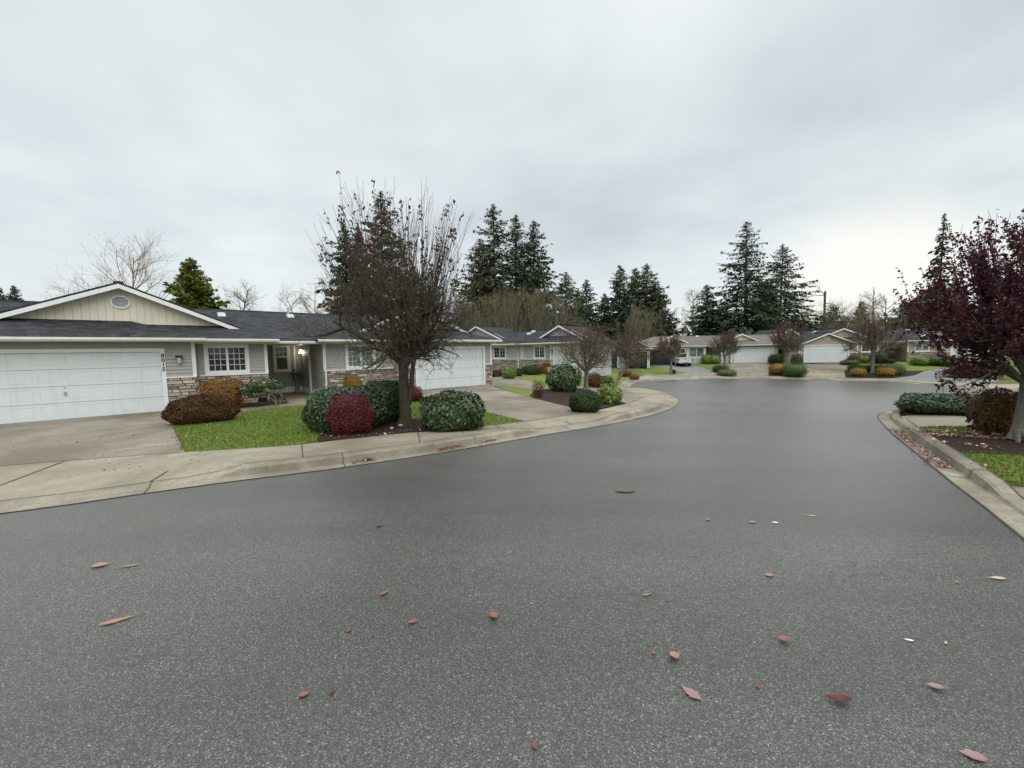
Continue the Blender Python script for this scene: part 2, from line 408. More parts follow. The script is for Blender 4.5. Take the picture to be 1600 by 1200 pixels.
M['cream'] = paint_mat('cream_boards', (.66, .625, .50))
M['tan_gable'] = paint_mat('tan_boards', (.46, .39, .30))
M['pink_gable'] = paint_mat('pinkish_boards', (.47, .43, .42))
M['white'] = paint_mat('white_trim', (.72, .73, .72), .45, .04)
M['door_white'] = paint_mat('door_white', (.62, .665, .665), .4, .03, .4)
M['gutter'] = paint_mat('gutter_metal', (.66, .65, .58), .4, .06)
M['stone'] = tint_mat('ledgestone')
M['glass'] = glass_mat('dark_glass', (.012, .014, .016), (.035, .038, .036))
M['glass_pale'] = glass_mat('curtained_glass', (.10, .13, .12), (.20, .24, .22))
M['black'] = plain('black_metal_and_shade', (.012, .012, .013), .4, .3)
M['metal'] = plain('grey_metal', (.30, .31, .31), .35, .8)
M['bark'] = bark_mat('plum_bark', (.050, .040, .030), (.125, .105, .080), (.145, .15, .105))
M['bark_dark'] = bark_mat('dark_bark', (.030, .022, .017), (.070, .052, .040), (.055, .050, .035))
M['bark_grey'] = bark_mat('grey_bark', (.10, .088, .072), (.20, .185, .155), (.15, .155, .115))
M['bark_mid'] = bark_mat('mid_bark', (.045, .034, .026), (.098, .078, .058), (.095, .092, .062))
M['twig_olive'] = bark_mat('olive_twigs', (.09, .075, .044), (.18, .157, .098), (.16, .165, .08))
M['twig_purple'] = bark_mat('purple_twigs', (.075, .032, .036), (.14, .068, .07), (.10, .06, .055))
M['twig_tan'] = bark_mat('tan_twigs', (.135, .108, .062), (.24, .20, .125), (.19, .18, .095))
M['twig_pale'] = bark_mat('pale_twigs', (.25, .19, .15), (.40, .32, .26), (.35, .27, .18))
M['conifer'] = leaf_mat('fir_needles', (.018, .030, .017), (.042, .064, .032), (.078, .104, .05), .7, .1, .2)  # lightened so that distance haze is put into the needle colour
M['conifer_olive'] = leaf_mat('cedar_needles', (.030, .042, .022), (.070, .090, .042), (.13, .15, .07), .7, .12, .2)
M['conifer_gold'] = leaf_mat('golden_cedar_needles', (.055, .075, .012), (.13, .145, .02), (.24, .22, .035), .7, .15, .2)
M['leaf_laurel'] = leaf_mat('laurel_leaves', (.022, .040, .014), (.048, .078, .028), (.12, .16, .07), .34, .12, .4)
M['leaf_rhodo'] = leaf_mat('rhododendron_leaves', (.028, .055, .016), (.068, .112, .034), (.16, .21, .075), .4, .15, .5)
M['leaf_dark'] = leaf_mat('dark_leaves', (.013, .026, .008), (.030, .055, .014), (.06, .09, .026), .55, .12, .25)
M['leaf_box'] = leaf_mat('boxwood_leaves', (.022, .045, .008), (.06, .095, .014), (.12, .17, .03), .5, .15, .4)
M['leaf_lime'] = leaf_mat('lime_leaves', (.07, .11, .014), (.16, .23, .03), (.33, .38, .08), .45, .2, .4)
M['leaf_red'] = leaf_mat('barberry_leaves', (.04, .008, .010), (.13, .016, .020), (.26, .04, .035), .5, .2, .35)
M['leaf_orange'] = leaf_mat('orange_leaves', (.10, .045, .008), (.23, .105, .014), (.36, .20, .03), .55, .2, .3)
M['leaf_gold'] = leaf_mat('gold_leaves', (.14, .08, .014), (.29, .175, .030), (.40, .27, .06), .55, .2, .3)
M['leaf_rust'] = leaf_mat('rust_leaves', (.05, .022, .008), (.12, .055, .016), (.20, .10, .03), .6, .15, .25)
M['leaf_brown'] = leaf_mat('brown_heath', (.042, .024, .012), (.10, .055, .026), (.165, .09, .046), .9, .1, .05)
M['leaf_plum'] = leaf_mat('plum_leaves', (.030, .008, .012), (.085, .016, .024), (.17, .032, .042), .45, .35, .35)
M['leaf_plum_bright'] = leaf_mat('red_plum_leaves', (.05, .008, .014), (.13, .018, .028), (.22, .05, .05), .45, .25, .35)
M['leaf_juniper'] = leaf_mat('juniper', (.05, .07, .03), (.10, .125, .055), (.16, .19, .09), .7, .1, .2)
M['leaf_thicket'] = leaf_mat('thicket_leaves', (.035, .030, .014), (.085, .068, .030), (.15, .115, .05), .8, .15, .15)
M['leaf_maroon'] = leaf_mat('maroon_thicket', (.045, .018, .018), (.10, .036, .034), (.17, .065, .05), .8, .15, .15)
M['leaf_plum_brown'] = leaf_mat('brown_plum_leaves', (.045, .012, .014), (.095, .022, .024), (.16, .05, .042), .5, .2, .3)
M['litter'] = leaf_mat('fallen_leaf', (.16, .035, .05), (.36, .16, .15), (.62, .48, .40), .6, .1, .3)
M['grass'] = leaf_mat('grass_blades', (.075, .125, .018), (.135, .205, .032), (.22, .28, .06), .6, .25, .25)
M['paint_truck'] = plain('silver_paint', (.62, .63, .64), .25, .4, .5)
M['tyre'] = plain('tyre_rubber', (.015, .015, .016), .8)
M['rim'] = plain('alloy', (.55, .56, .57), .3, .8)
M['lens_red'] = plain('red_lens', (.07, .006, .008), .15)
M['clay'] = plain('planter_clay', (.16, .14, .12), .8)
M['bluecar'] = plain('dark_car_paint', (.03, .032, .037), .2, .4, .5)
# ------------------------------------------------------------------ ground
def spline(pts, n=6):
    pts = [Vector(p) for p in pts]; o = []
    for i in range(len(pts)-1):
        p0, p1, p2, p3 = pts[max(i-1, 0)], pts[i], pts[i+1], pts[min(i+2, len(pts)-1)]
        for k in range(n):
            t = k/n
            o.append(.5*((2*p1)+(p2-p0)*t+(2*p0-5*p1+4*p2-p3)*t*t+(-p0+3*p1-3*p2+p3)*t**3))
    o.append(pts[-1]); return o
def resample(pts, n):
    pts = [Vector(p) for p in pts]; L = [0]
    for a, b in zip(pts, pts[1:]): L.append(L[-1]+(b-a).length)
    o = []; j = 0
    for i in range(n):
        d = L[-1]*i/(n-1)
        while j < len(L)-2 and L[j+1] < d: j += 1
        t = (d-L[j])/max(L[j+1]-L[j], 1e-9); o.append(pts[j].lerp(pts[j+1], min(t, 1)))
    return o
RK = []
def ramp_off(top):
    # lots at the right fall to the low kerb
    def f(x, y):
        q = np.array([(p.x, p.y) for p in RK]); d = np.sqrt(((np.stack([x, y], -1)[:, None]-q[None])**2).sum(-1)).min(1)
        return .062+(top-.062)*np.clip(d/1.1, 0, 1)
    return f
SNAP = []                                        # kerb lines: (points, outward normals)
def snap_line(pts):
    q = resample(pts, 500); n_ = [(-(q[min(i+1, 499)]-q[max(i-1, 0)]).y, (q[min(i+1, 499)]-q[max(i-1, 0)]).x) for i in range(500)]
    n_ = np.array(n_); n_ /= np.linalg.norm(n_, axis=1, keepdims=True); SNAP.append((np.array([(p.x, p.y) for p in q]), n_))
def patch(name, pts, mat, off, kind='structure', maxlen=1.5, parent=None):
    bm = bmesh.new()
    vs = [bm.verts.new((p[0], p[1], 0)) for p in pts]
    bm.faces.new(vs); bmesh.ops.triangulate(bm, faces=bm.faces[:])
    for _ in range(7):
        es = [e_ for e_ in bm.edges if e_.calc_length() > maxlen]
        if not es: break
        bmesh.ops.subdivide_edges(bm, edges=es, cuts=1)
        bmesh.ops.triangulate(bm, faces=[f for f in bm.faces if len(f.verts) > 3])
    bm.verts.ensure_lookup_table()
    if callable(off) or off > .03:
        for qp, qn in SNAP:
            for v in bm.verts:
                p_ = np.array((v.co.x, v.co.y)); d_ = ((qp-p_)**2).sum(1); i_ = int(d_.argmin())
                if d_[i_] < 9 and 3 < i_ < 496 and float((p_-qp[i_]) @ qn[i_]) < .012:
                    v.co.x, v.co.y = qp[i_]+qn[i_]*.012
        bmesh.ops.dissolve_degenerate(bm, dist=.004, edges=bm.edges[:])
        bm.verts.ensure_lookup_table()
    xs = np.array([v.co.x for v in bm.verts]); ys = np.array([v.co.y for v in bm.verts]); z = hgt(xs, ys)+(off(xs, ys) if callable(off) else off); off = .15 if callable(off) else off
    for v, q in zip(bm.verts, z): v.co.z = q
    bmesh.ops.recalc_face_normals(bm, faces=bm.faces[:])
    if sum(f.normal.z for f in bm.faces) < 0: bmesh.ops.reverse_faces(bm, faces=bm.faces[:])
    if off > .1:                                   # the slab has an edge
        bd = [e_ for e_ in bm.edges if e_.is_boundary]
        ex = bmesh.ops.extrude_edge_only(bm, edges=bd)
        for v in ex['geom']:
            if isinstance(v, bmesh.types.BMVert): v.co.z -= .14
    me = bpy.data.meshes.new(name); bm.to_mesh(me); bm.free(); me.materials.append(mat)
    o = bpy.data.objects.new(name, me); link(o, parent)
    if kind: o['kind'] = kind
    return o
def loft(name, rows, mat, parent=None):
    """rows: list of polylines (lists of 3D points, equal length)"""
    n = len(rows[0]); V = [p for r in rows for p in r]; F = []
    for i in range(len(rows)-1):
        for j in range(n-1): F.append((i*n+j, i*n+j+1, (i+1)*n+j+1, (i+1)*n+j))
    b = MB(); b.add(V, F); o = b.build(name, mat, parent); me = o.data
    if sum(p.normal.z*p.area for p in me.polygons) < 0: me.flip_normals()
    o['kind'] = 'structure'; return o
def PX(lst, off=0.15): return [P(x, y, off) for x, y in lst]

# base sheet to the horizon, finer near
ax = np.concatenate([[-900, -500, -300, -200, -140], np.arange(-100, 101, 4.0), [140, 200, 300, 500, 900]])
gx, gy = np.meshgrid(ax, ax+25); gz = hgt(gx, gy)-0.18
k = len(ax); idx = np.arange(k*k).reshape(k, k)
F = np.stack([idx[:-1, :-1].ravel(), idx[:-1, 1:].ravel(), idx[1:, 1:].ravel(), idx[1:, :-1].ravel()], -1)
go = bpy.data.objects.new('ground', np_mesh('ground', np.stack([gx.ravel(), gy.ravel(), gz.ravel()], -1), F, M['yard']))
link(go); go['kind'] = 'structure'

# the house frame: along its front (U), into the building (V)
HA = math.radians(40.5); HU = Vector((math.cos(HA), math.sin(HA), 0)); HV = Vector((-math.sin(HA), math.cos(HA), 0))
HO = P(258, 643, 0.13)
def HL(u, v): return HO + HU*u + HV*v

# left asphalt edge
EL = [Vector((-46, -13.2, 0)), Vector((-28, -4.6, 0)), Vector((-16, 1.14, 0)), Vector((-10.5, 3.76, 0))] + PX([(0,803),(100,790),(250,768),(400,748),(520,733),(700,706),(850,680),(960,662),(1020,648.5),(1050,638),(1061,628),(1052,619),(1035,614),(1010,610),(991,607),(986,603),(993,599),(1004,596),(1043,594)], 0.0)
EF = PX([(1043,594),(1100,592),(1145,591.7),(1200,592),(1270,593.8),(1322,594.7),(1392,596.5),(1445,600.8),(1480,603.5),(1520,607.5)], 0.0)
EF += [EF[-1]+Vector((4, -2.0, 0)), EF[-1]+Vector((24, -8, 0))]
ER = [Vector((-10, -16, 0)), Vector((2.4, -.2, 0))] + PX([(1595,839),(1535,790),(1485,752),(1435,711),(1397,680),(1377,660),(1371,652),(1376,646),(1388,642.5),(1420,641)], 0.0)
ER += [ER[-1]+Vector((5, 1.2, 0)), ER[-1]+Vector((45, 6, 0))]
sEL, sEF, sER = spline(EL), spline(EF), spline(ER)
road = [Vector((p.x, p.y, 0)) for p in sEL + sEF[1:]] + [Vector((p.x, p.y, 0)) for p in reversed(sER)] + [Vector((-46, -30, 0))]
patch('road', road, M['asphalt'], 0.0, maxlen=1.8)

def offset_line(pts, d):
    o = []
    for i, p in enumerate(pts):
        t = pts[min(i+1, len(pts)-1)]-pts[max(i-1, 0)]; t.z = 0; t.normalize()
        o.append(Vector((p.x - t.y*d, p.y + t.x*d, 0)))
    return o
def fix(pts, off): # put a polyline on the land
    z = hgt([p.x for p in pts], [p.y for p in pts])
    if not hasattr(off, '__len__'): off = [off]*len(pts)
    return [Vector((p.x, p.y, float(a)+b)) for p, a, b in zip(pts, z, off)]

# left: gutter pan, rolled kerb and sidewalk in one pour
n = 220
L0 = resample(sEL, n)
px_of = []
def project(p):
    v = Vector(p)-Vector((0, 0, CAM_H)); zc_ = v.dot(_f)
    return (800+FPX*v.dot(_r)/zc_, 600-FPX*v.dot(_u)/zc_) if zc_ > .1 else (-999, 2000)
def sstep(a, b, x): t = min(max((x-a)/(b-a), 0), 1); return t*t*(3-2*t)
back_px = [(0,729),(140,718),(290,707),(449,697),(540,687),(635,677),(710,672),(755,666),(820,659),(920,644),(978,631),(1000,624),(1009,619.5)]
BK = [Vector((-45, -9.8, 0)), Vector((-27.5, -1.6, 0)), Vector((-19.2, 2.4, 0)), Vector((-13, 5.4, 0))] + PX(back_px, .15)
sBK = spline(BK)
hc = []
for i, p in enumerate(L0):
    x, y = project((p.x, p.y, 0)); far_ = p.y > 19.4
    h = sstep(300, 375, x)*(1-sstep(822, 872, x)) + sstep(955, 985, x)*(1-sstep(1040, 1056, x))
    if far_: h = sstep(996, 1006, x)
    hc.append(.025 + .125*min(max(h, 0), 1))
nose = max(range(n), key=lambda i: L0[i].x if L0[i].y < 20 else -99)
r0 = fix(L0, 0.006); r1 = fix(offset_line(L0, .30), 0.004); r2 = fix(offset_line(L0, .335), [a*.8 for a in hc])
r3 = fix(offset_line(L0, .385), [a+.004 for a in hc]); r4 = fix(offset_line(L0, .55), [max(a, .035)+.006 for a in hc])
loft('kerb', [r0, r1, r2, r3, r4], M['curb'])
# sidewalk between kerb and the lots
m1 = 150
a_ = resample(r4[:nose+8], m1); b_ = resample(fix(sBK, .158), m1)
mid = [p.lerp(q, .5) for p, q in zip(a_, b_)]
walk = loft('sidewalk', [a_, mid, b_], M['walk'])
# the corner round the bay
tail = r4[nose+7:]
PD3 = PX([(1009,619.5),(1000,617),(985,613),(962,605),(964,600),(984,592),(1004,588),(1030,590.5),(1043,592)], .15)
a2 = resample(tail, 60); b2 = resample(fix(spline(PD3), .158), 60)
loft('sidewalk', [a2, [p.lerp(q, .5) for p, q in zip(a2, b2)], b2], M['walk'])
# joints in the sidewalk and kerb
jb = MB()
def joint(p, q, wd=.012, lift=.006):
    p, q = Vector(p), Vector(q); d = (q-p); s = Vector((-d.y, d.x, 0)).normalized()*wd
    k_ = 6; vs = []
    for i in range(k_+1):
        c_ = p.lerp(q, i/k_); vs += [c_-s+Vector((0,0,lift)), c_+s+Vector((0,0,lift))]
    jb.add(vs, [(2*i, 2*i+1, 2*i+3, 2*i+2) for i in range(k_)])
bb_ = resample(fix(sBK, .158), 900)
for i in range(34, m1-2, 5):
    q_ = min(bb_, key=lambda c: (c-a_[i]).length)
    joint(a_[i], a_[i].lerp(q_, .985))
for p_, q_ in zip(b_[30:-1], b_[31:]): joint(p_, q_, .008)
for i in range(60, n, 7):
    for A_, B_ in ((r0, r1), (r1, r2), (r2, r3), (r3, r4)): joint(A_[i], B_[i], .009)
for p_, q_ in zip(r4[20:], r4[21:]):
    joint(p_, q_, .007)
for p_, q_ in zip(r0[20:], r0[21:]): joint(p_, q_, .012, .003)
jo = jb.build('joint', M['joint'], walk)

# far kerb and right kerb
F0 = resample(sEF, 120)
hf = [.09 + .03*(1-sstep(-.5, .5, math.cos(i*.27)))*.6 for i in range(120)]
f_rows = [fix(F0, .006), fix(offset_line(F0, .35), .004), fix(offset_line(F0, .40), hf), fix(offset_line(F0, .9), .150), fix(offset_line(F0, 3.3), .157)]
loft('kerb', f_rows[:3], M['curb']); loft('sidewalk', f_rows[2:], M['walk'])
R0 = resample(sER, 160); R0r = list(reversed(R0))
rh = []
for p in R0r:
    x, y = project((p.x, p.y, 0))
    h = (1-sstep(1487, 1512, x)) if y > 655 else 1-sstep(640, 650, y)*.75
    rh.append(.045+.105*h)
rr = [fix(R0r, .006), fix(offset_line(R0r, .27), .004), fix(offset_line(R0r, .30), [a*.85 for a in rh]), fix(offset_line(R0r, .34), [a+.003 for a in rh]), fix(offset_line(R0r, .48), [a+.012 for a in rh])]
rk = loft('kerb', rr, M['curb'])
RK += [p for p in rr[4]]
jb = MB()
for i in range(4, 160, 6):
    for A_, B_ in zip(rr, rr[1:]): joint(A_[i], B_[i], .010)
for row, wd_ in ((rr[0], .014), (rr[4], .012)):
    for p_, q_ in zip(row, row[1:]): joint(p_, q_, wd_, .003)
jb.build('joint', M['joint'], rk)

snap_line(rr[4]); snap_line(f_rows[3])
# lots
lotL = fix(sBK, 0) + PD3[:-2] + PX([(1028,588),(1046,587),(1100,585.5)]) + [Vector((26, 62, 0)), Vector((30, 110, 0)), Vector((-80, 110, 0)), Vector((-90, 0, 0)), Vector((-45, -9.8, 0))]
patch('yard', lotL, M['yard'], .12, maxlen=4)
lotF = [Vector((p.x, p.y, 0)) for p in offset_line(resample(EF, 16), 2.9)] + [Vector((110, 25, 0)), Vector((110, 110, 0)), Vector((30, 110, 0)), Vector((25, 60, 0))]
patch('yard', lotF, M['yard'], .12, maxlen=4)
lotR = [Vector((p.x, p.y, 0)) for p in rr[4]] + [Vector((-10, -30, 0)), Vector((70, -30, 0)), Vector((70, 15, 0))]
patch('yard', lotR, M['yard'], .045, maxlen=4)

LAWNS = []
def lawn(pts, dens, hgt_=.045):
    o = patch('lawn', pts, M['lawn'], .150, maxlen=.8 if dens else 2); LAWNS.append((o, dens, hgt_)); return o
# left lots
patch('driveway', [HL(.12, -.0), HL(-6.2, 0), Vector((-19.2, 2.4, 0))] + PX([(0,729),(140,718),(289,707.5),(262,649)]), M['concrete'], .159)
lawn(PX([(262,651),(288,707),(449,696.5),(494,688),(500,680),(492,668),(486,650),(484,632.5),(430,637),(370,644.5),(320,650)]), 900)
patch('front_path', PX([(368,645),(372,638),(410,634.5),(452,630),(440,618),(430,609),(447,608),(470,617),(487,623),(512,628),(512,632),(484,633.5),(430,638)]), M['concrete'], .161)
patch('flower_bed', PX([(262,652),(275,640)]) + [HL(.3, .3), HL(.95, .55), HL(3.3, .55)] + PX([(452,629),(410,635),(372,638.5),(368,646),(320,652)]), M['mulch'], .166)
lawn(PX([(447,608.5),(470,610),(505,613),(512,622),(512,628),(487,622.5),(470,616.5)]), 500)
patch('flower_bed', PX([(497,690.5),(499,679),(508,663),(560,655),(610,651),(644,656),(663,654),(700,650),(752,653),(757,666.5),(710,671.5),(635,676.5),(585,681.5),(540,687)]), M['mulch'], .172)
lawn(PX([(484,633),(512,632),(530,628),(600,622),(655,622),(664,623.5),(700,630),(754,642),(819,658.5),(757,666),(752,652),(700,649),(663,653),(644,655),(610,650),(560,654),(508,662),(492,668)]), 700)
patch('flower_bed', [HL(5.5, .5), HL(9.0, .5), HL(9.9, .05)] + PX([(660,616),(655,622),(600,622),(530,628),(512,632),(508,622)]), M['mulch'], .167)
patch('driveway', [HL(9.86, .0), HL(14.9, 0)] + PX([(772,604.5),(830,621),(920,643.8),(870,652),(819,659),(754,642.5),(700,630.5),(664,624),(656,614)]), M['concrete'], .160)
lawn(PX([(770,602.5),(800,604),(838,610.5),(836,618),(830,620.5),(800,612)]), 0)
patch('front_path', PX([(757,592.5),(770,590),(806,589.5),(830,597),(860,607),(838,611),(800,604.5),(770,603)]), M['concrete'], .163)
lawn(PX([(806,588.5),(830,582),(880,577),(912,586),(908,604),(880,607),(860,606.5),(830,597)]), 0)
patch('flower_bed', PX([(828,617),(838,611),(860,608),(890,606),(915,608),(940,618),(978,630.5),(920,643.5),(832,622)]), M['mulch'], .170)
patch('driveway', PX([(884,607),(905,604),(940,607),(978,607.5),(985,613),(1000,617),(1009,619.5),(1000,624),(978,631),(940,618),(915,608)]), M['concrete'], .164)
lawn(PX([(908,604),(912,588),(960,583),(992,584),(984,592),(966,600),(962,605),(940,606.5)]), 0)
lawn(PX([(1000,570),(1024,571.5),(1050,576),(1081,585),(1078,589.5),(1045,588.5),(1010,583),(990,577)]), 0)
# far lots
lanepts = PX([(985,578),(1000,583.5),(1045,589),(1079,590.5),(1100,590.5),(1150,589),(1141,586),(1114,579),(1081,569),(1060,563),(1016,562),(1004,568),(1022,571),(1050,576),(1081,585),(1078,589),(1045,588),(1010,583)])
patch('driveway', PX([(1004,566.5),(1016,562.5),(1062,562.5),(1081,570),(1114,579.5),(1141,586.5),(1146,588),(1100,588.6),(1081,585.5),(1050,576.5),(1024,572)]), M['lane'], .158)
patch('driveway', PX([(985,579),(1000,583.5),(1012,584),(1045,588.8),(1079,589),(1090,589.3),(1043,590),(1010,587)]), M['lane'], .162)
lawn(PX([(1081,570),(1088,566),(1138,566.5),(1143,570),(1141,576),(1150,587),(1141,586.5),(1114,579)]), 0)
patch('driveway', PX([(1144.5,565.8),(1203,566),(1201,588.8),(1149,588.3),(1141,577)]), M['concrete'], .160)
patch('flower_bed', PX([(1201,573),(1256,573),(1256,590),(1201,589)]), M['mulch'], .166)
lawn(PX([(1203,566.5),(1256,566.5),(1256,573),(1201,573)]), 0)
patch('driveway', PX([(1252,566),(1325,565.6),(1322,578),(1321,591),(1252,590)]), M['concrete'], .160)
lawn(PX([(1317,570),(1335,567),(1370,566),(1440,566),(1480,568),(1478,574),(1440,579),(1400,580),(1330,583),(1319,578)]), 0)
patch('flower_bed', PX([(1319,577.5),(1330,581),(1370,580.5),(1400,579),(1442,580),(1428,587),(1392,591.5),(1321,591.3)]), M['mulch'], .168)
patch('driveway', PX([(1393,592),(1430,586),(1445,580),(1480,574),(1560,572),(1560,596),(1520,600),(1480,597.5),(1440,595.5)]), M['lane'], .164)
# right lot
RO = [Vector((p.x, p.y, 0)) for p in rr[4]]
patch('front_path', PX([(1404,657),(1399,651),(1404,646.8),(1425,645),(1700,647),(1900,650),(1900,672),(1600,667.5),(1500,666.5),(1418,666.5),(1409,663.5)]), M['walk'], ramp_off(.161), maxlen=.35)
lawn(PX([(1413,666.3),(1500,666.5),(1600,667.5),(1900,671),(1900,684),(1600,679),(1440,679),(1424,674)]), 900)
patch('flower_bed', PX([(1428,678.5),(1440,678.3),(1600,678.5),(1900,683),(1900,725),(1600,712),(1478,705),(1455,701)]), M['mulch'], .168)
lawn(PX([(1470,708),(1480,704.5),(1600,711.5),(1900,724),(1900,770),(1600,753),(1530,747),(1512,742),(1490,724)]), 1200)
patch('driveway', PX([(1519,747),(1535,747),(1600,752.5),(1900,770),(1900,960),(1700,880),(1605,812)]), M['concrete'], ramp_off(.158), maxlen=.35)
patch('flower_bed', PX([(1414,645.2),(1411,642.5),(1435,636),(1540,632),(1700,634),(1700,647)]), M['mulch'], .156)
# a low patch-iron in the road
vb = MB(); pv = P(977, 766, .012); k_ = 20
for r_, z_ in ((.105, .003), (.08, .007)):
    vb.prism([pv+Vector((math.cos(2*math.pi*i/k_)*r_*1.4, math.sin(2*math.pi*i/k_)*r_*.8, 0)) for i in range(k_)], (0, 0, z_))
tag(vb.build('valve_cover', noise_mat('rusty_lid', (.06, .05, .03), (.16, .13, .08), 25, .7, .5)), 'small oval rust brown valve cover set in the middle of the asphalt road', 'valve cover')
# ------------------------------------------------------------------ plants
def nrm(a): return a/np.maximum(np.linalg.norm(a, axis=-1, keepdims=True), 1e-9)
def grow(rng, start, dirs, lens, k, up, wob):
    p = np.array(start, float); d = nrm(np.array(dirs, float)); o = [p.copy()]
    up = np.broadcast_to(np.asarray(up, float), (len(p),))
    for i in range(k):
        d = nrm(d + np.array([0, 0, 1.0])*(up/k)[:, None] + rng.normal(0, wob, d.shape))
        p = p + d*(lens/k)[:, None]; o.append(p.copy())
    return np.stack(o, 1)
def sample(paths, idx, t):
    k = paths.shape[1]-1; f = np.clip(t*k, 0, k-1e-6); i = f.astype(int); f = (f-i)[:, None]
    a, b = paths[idx, i], paths[idx, i+1]
    return a*(1-f)+b*f, nrm(b-a)
class Tubes:
    def __init__(s): s.V = []; s.F = []; s.n = 0
    def add(s, paths, r0, r1, sides=3, power=1.0):
        N, K = paths.shape[:2]
        r0 = np.broadcast_to(np.asarray(r0, float), (N,)); r1 = np.broadcast_to(np.asarray(r1, float), (N,))
        tt = np.linspace(0, 1, K)**power; rad = r0[:, None]*(1-tt)+r1[:, None]*tt
        return s.addr(paths, rad, sides)
    def addr(s, paths, rad, sides):
        N, K = paths.shape[:2]
        t = np.empty_like(paths); t[:, 1:-1] = paths[:, 2:]-paths[:, :-2]; t[:, 0] = paths[:, 1]-paths[:, 0]; t[:, -1] = paths[:, -1]-paths[:, -2]
        t = nrm(t); ref = np.where(np.abs(t[..., 2:3]) < .9, np.array([0, 0, 1.0]), np.array([1.0, 0, 0]))
        a = nrm(np.cross(t, ref)); c = np.cross(t, a)
        ang = np.arange(sides)*2*np.pi/sides
        ring = a[:, :, None]*np.cos(ang)[:, None] + c[:, :, None]*np.sin(ang)[:, None]
        v = paths[:, :, None] + ring*rad[:, :, None, None]
        ids = np.arange(N*K*sides).reshape(N, K, sides)+s.n
        nx = np.roll(ids, -1, 2)
        f = np.stack([ids[:, :-1], nx[:, :-1], nx[:, 1:], ids[:, 1:]], -1).reshape(-1, 4)
        s.V.append(v.reshape(-1, 3)); s.F.append(f); s.n += N*K*sides
    def mesh(s, name, mat, smooth=True): return np_mesh(name, np.concatenate(s.V), np.concatenate(s.F), mat, smooth=smooth)
def leaf_quads(rng, pos, nor, size, aspect=.55, droop=0.0):
    """leaf shaped quads at pos facing nor"""
    N = len(pos); nor = nrm(nor)
    d = nrm(np.cross(nor, rng.normal(0, 1, (N, 3)))); d[:, 2] -= droop; d = nrm(d)
    sd = nrm(np.cross(d, nor)); sz = np.broadcast_to(np.asarray(size, float), (N,))[:, None]
    up = nrm(np.cross(sd, d))
    a = pos - d*sz*.5; b = pos + sd*sz*aspect*.5 + up*sz*.10 - d*sz*.05; c = pos + d*sz*.5; e_ = pos - sd*sz*aspect*.5 + up*sz*.10 - d*sz*.05
    V = np.stack([a, b, c, e_], 1).reshape(-1, 3); return V, np.arange(N*4).reshape(N, 4)
def obj_from(name, me, parent=None, loc=None):
    o = bpy.data.objects.new(name, me); link(o, parent)
    if loc is not None: o.location = loc
    return o

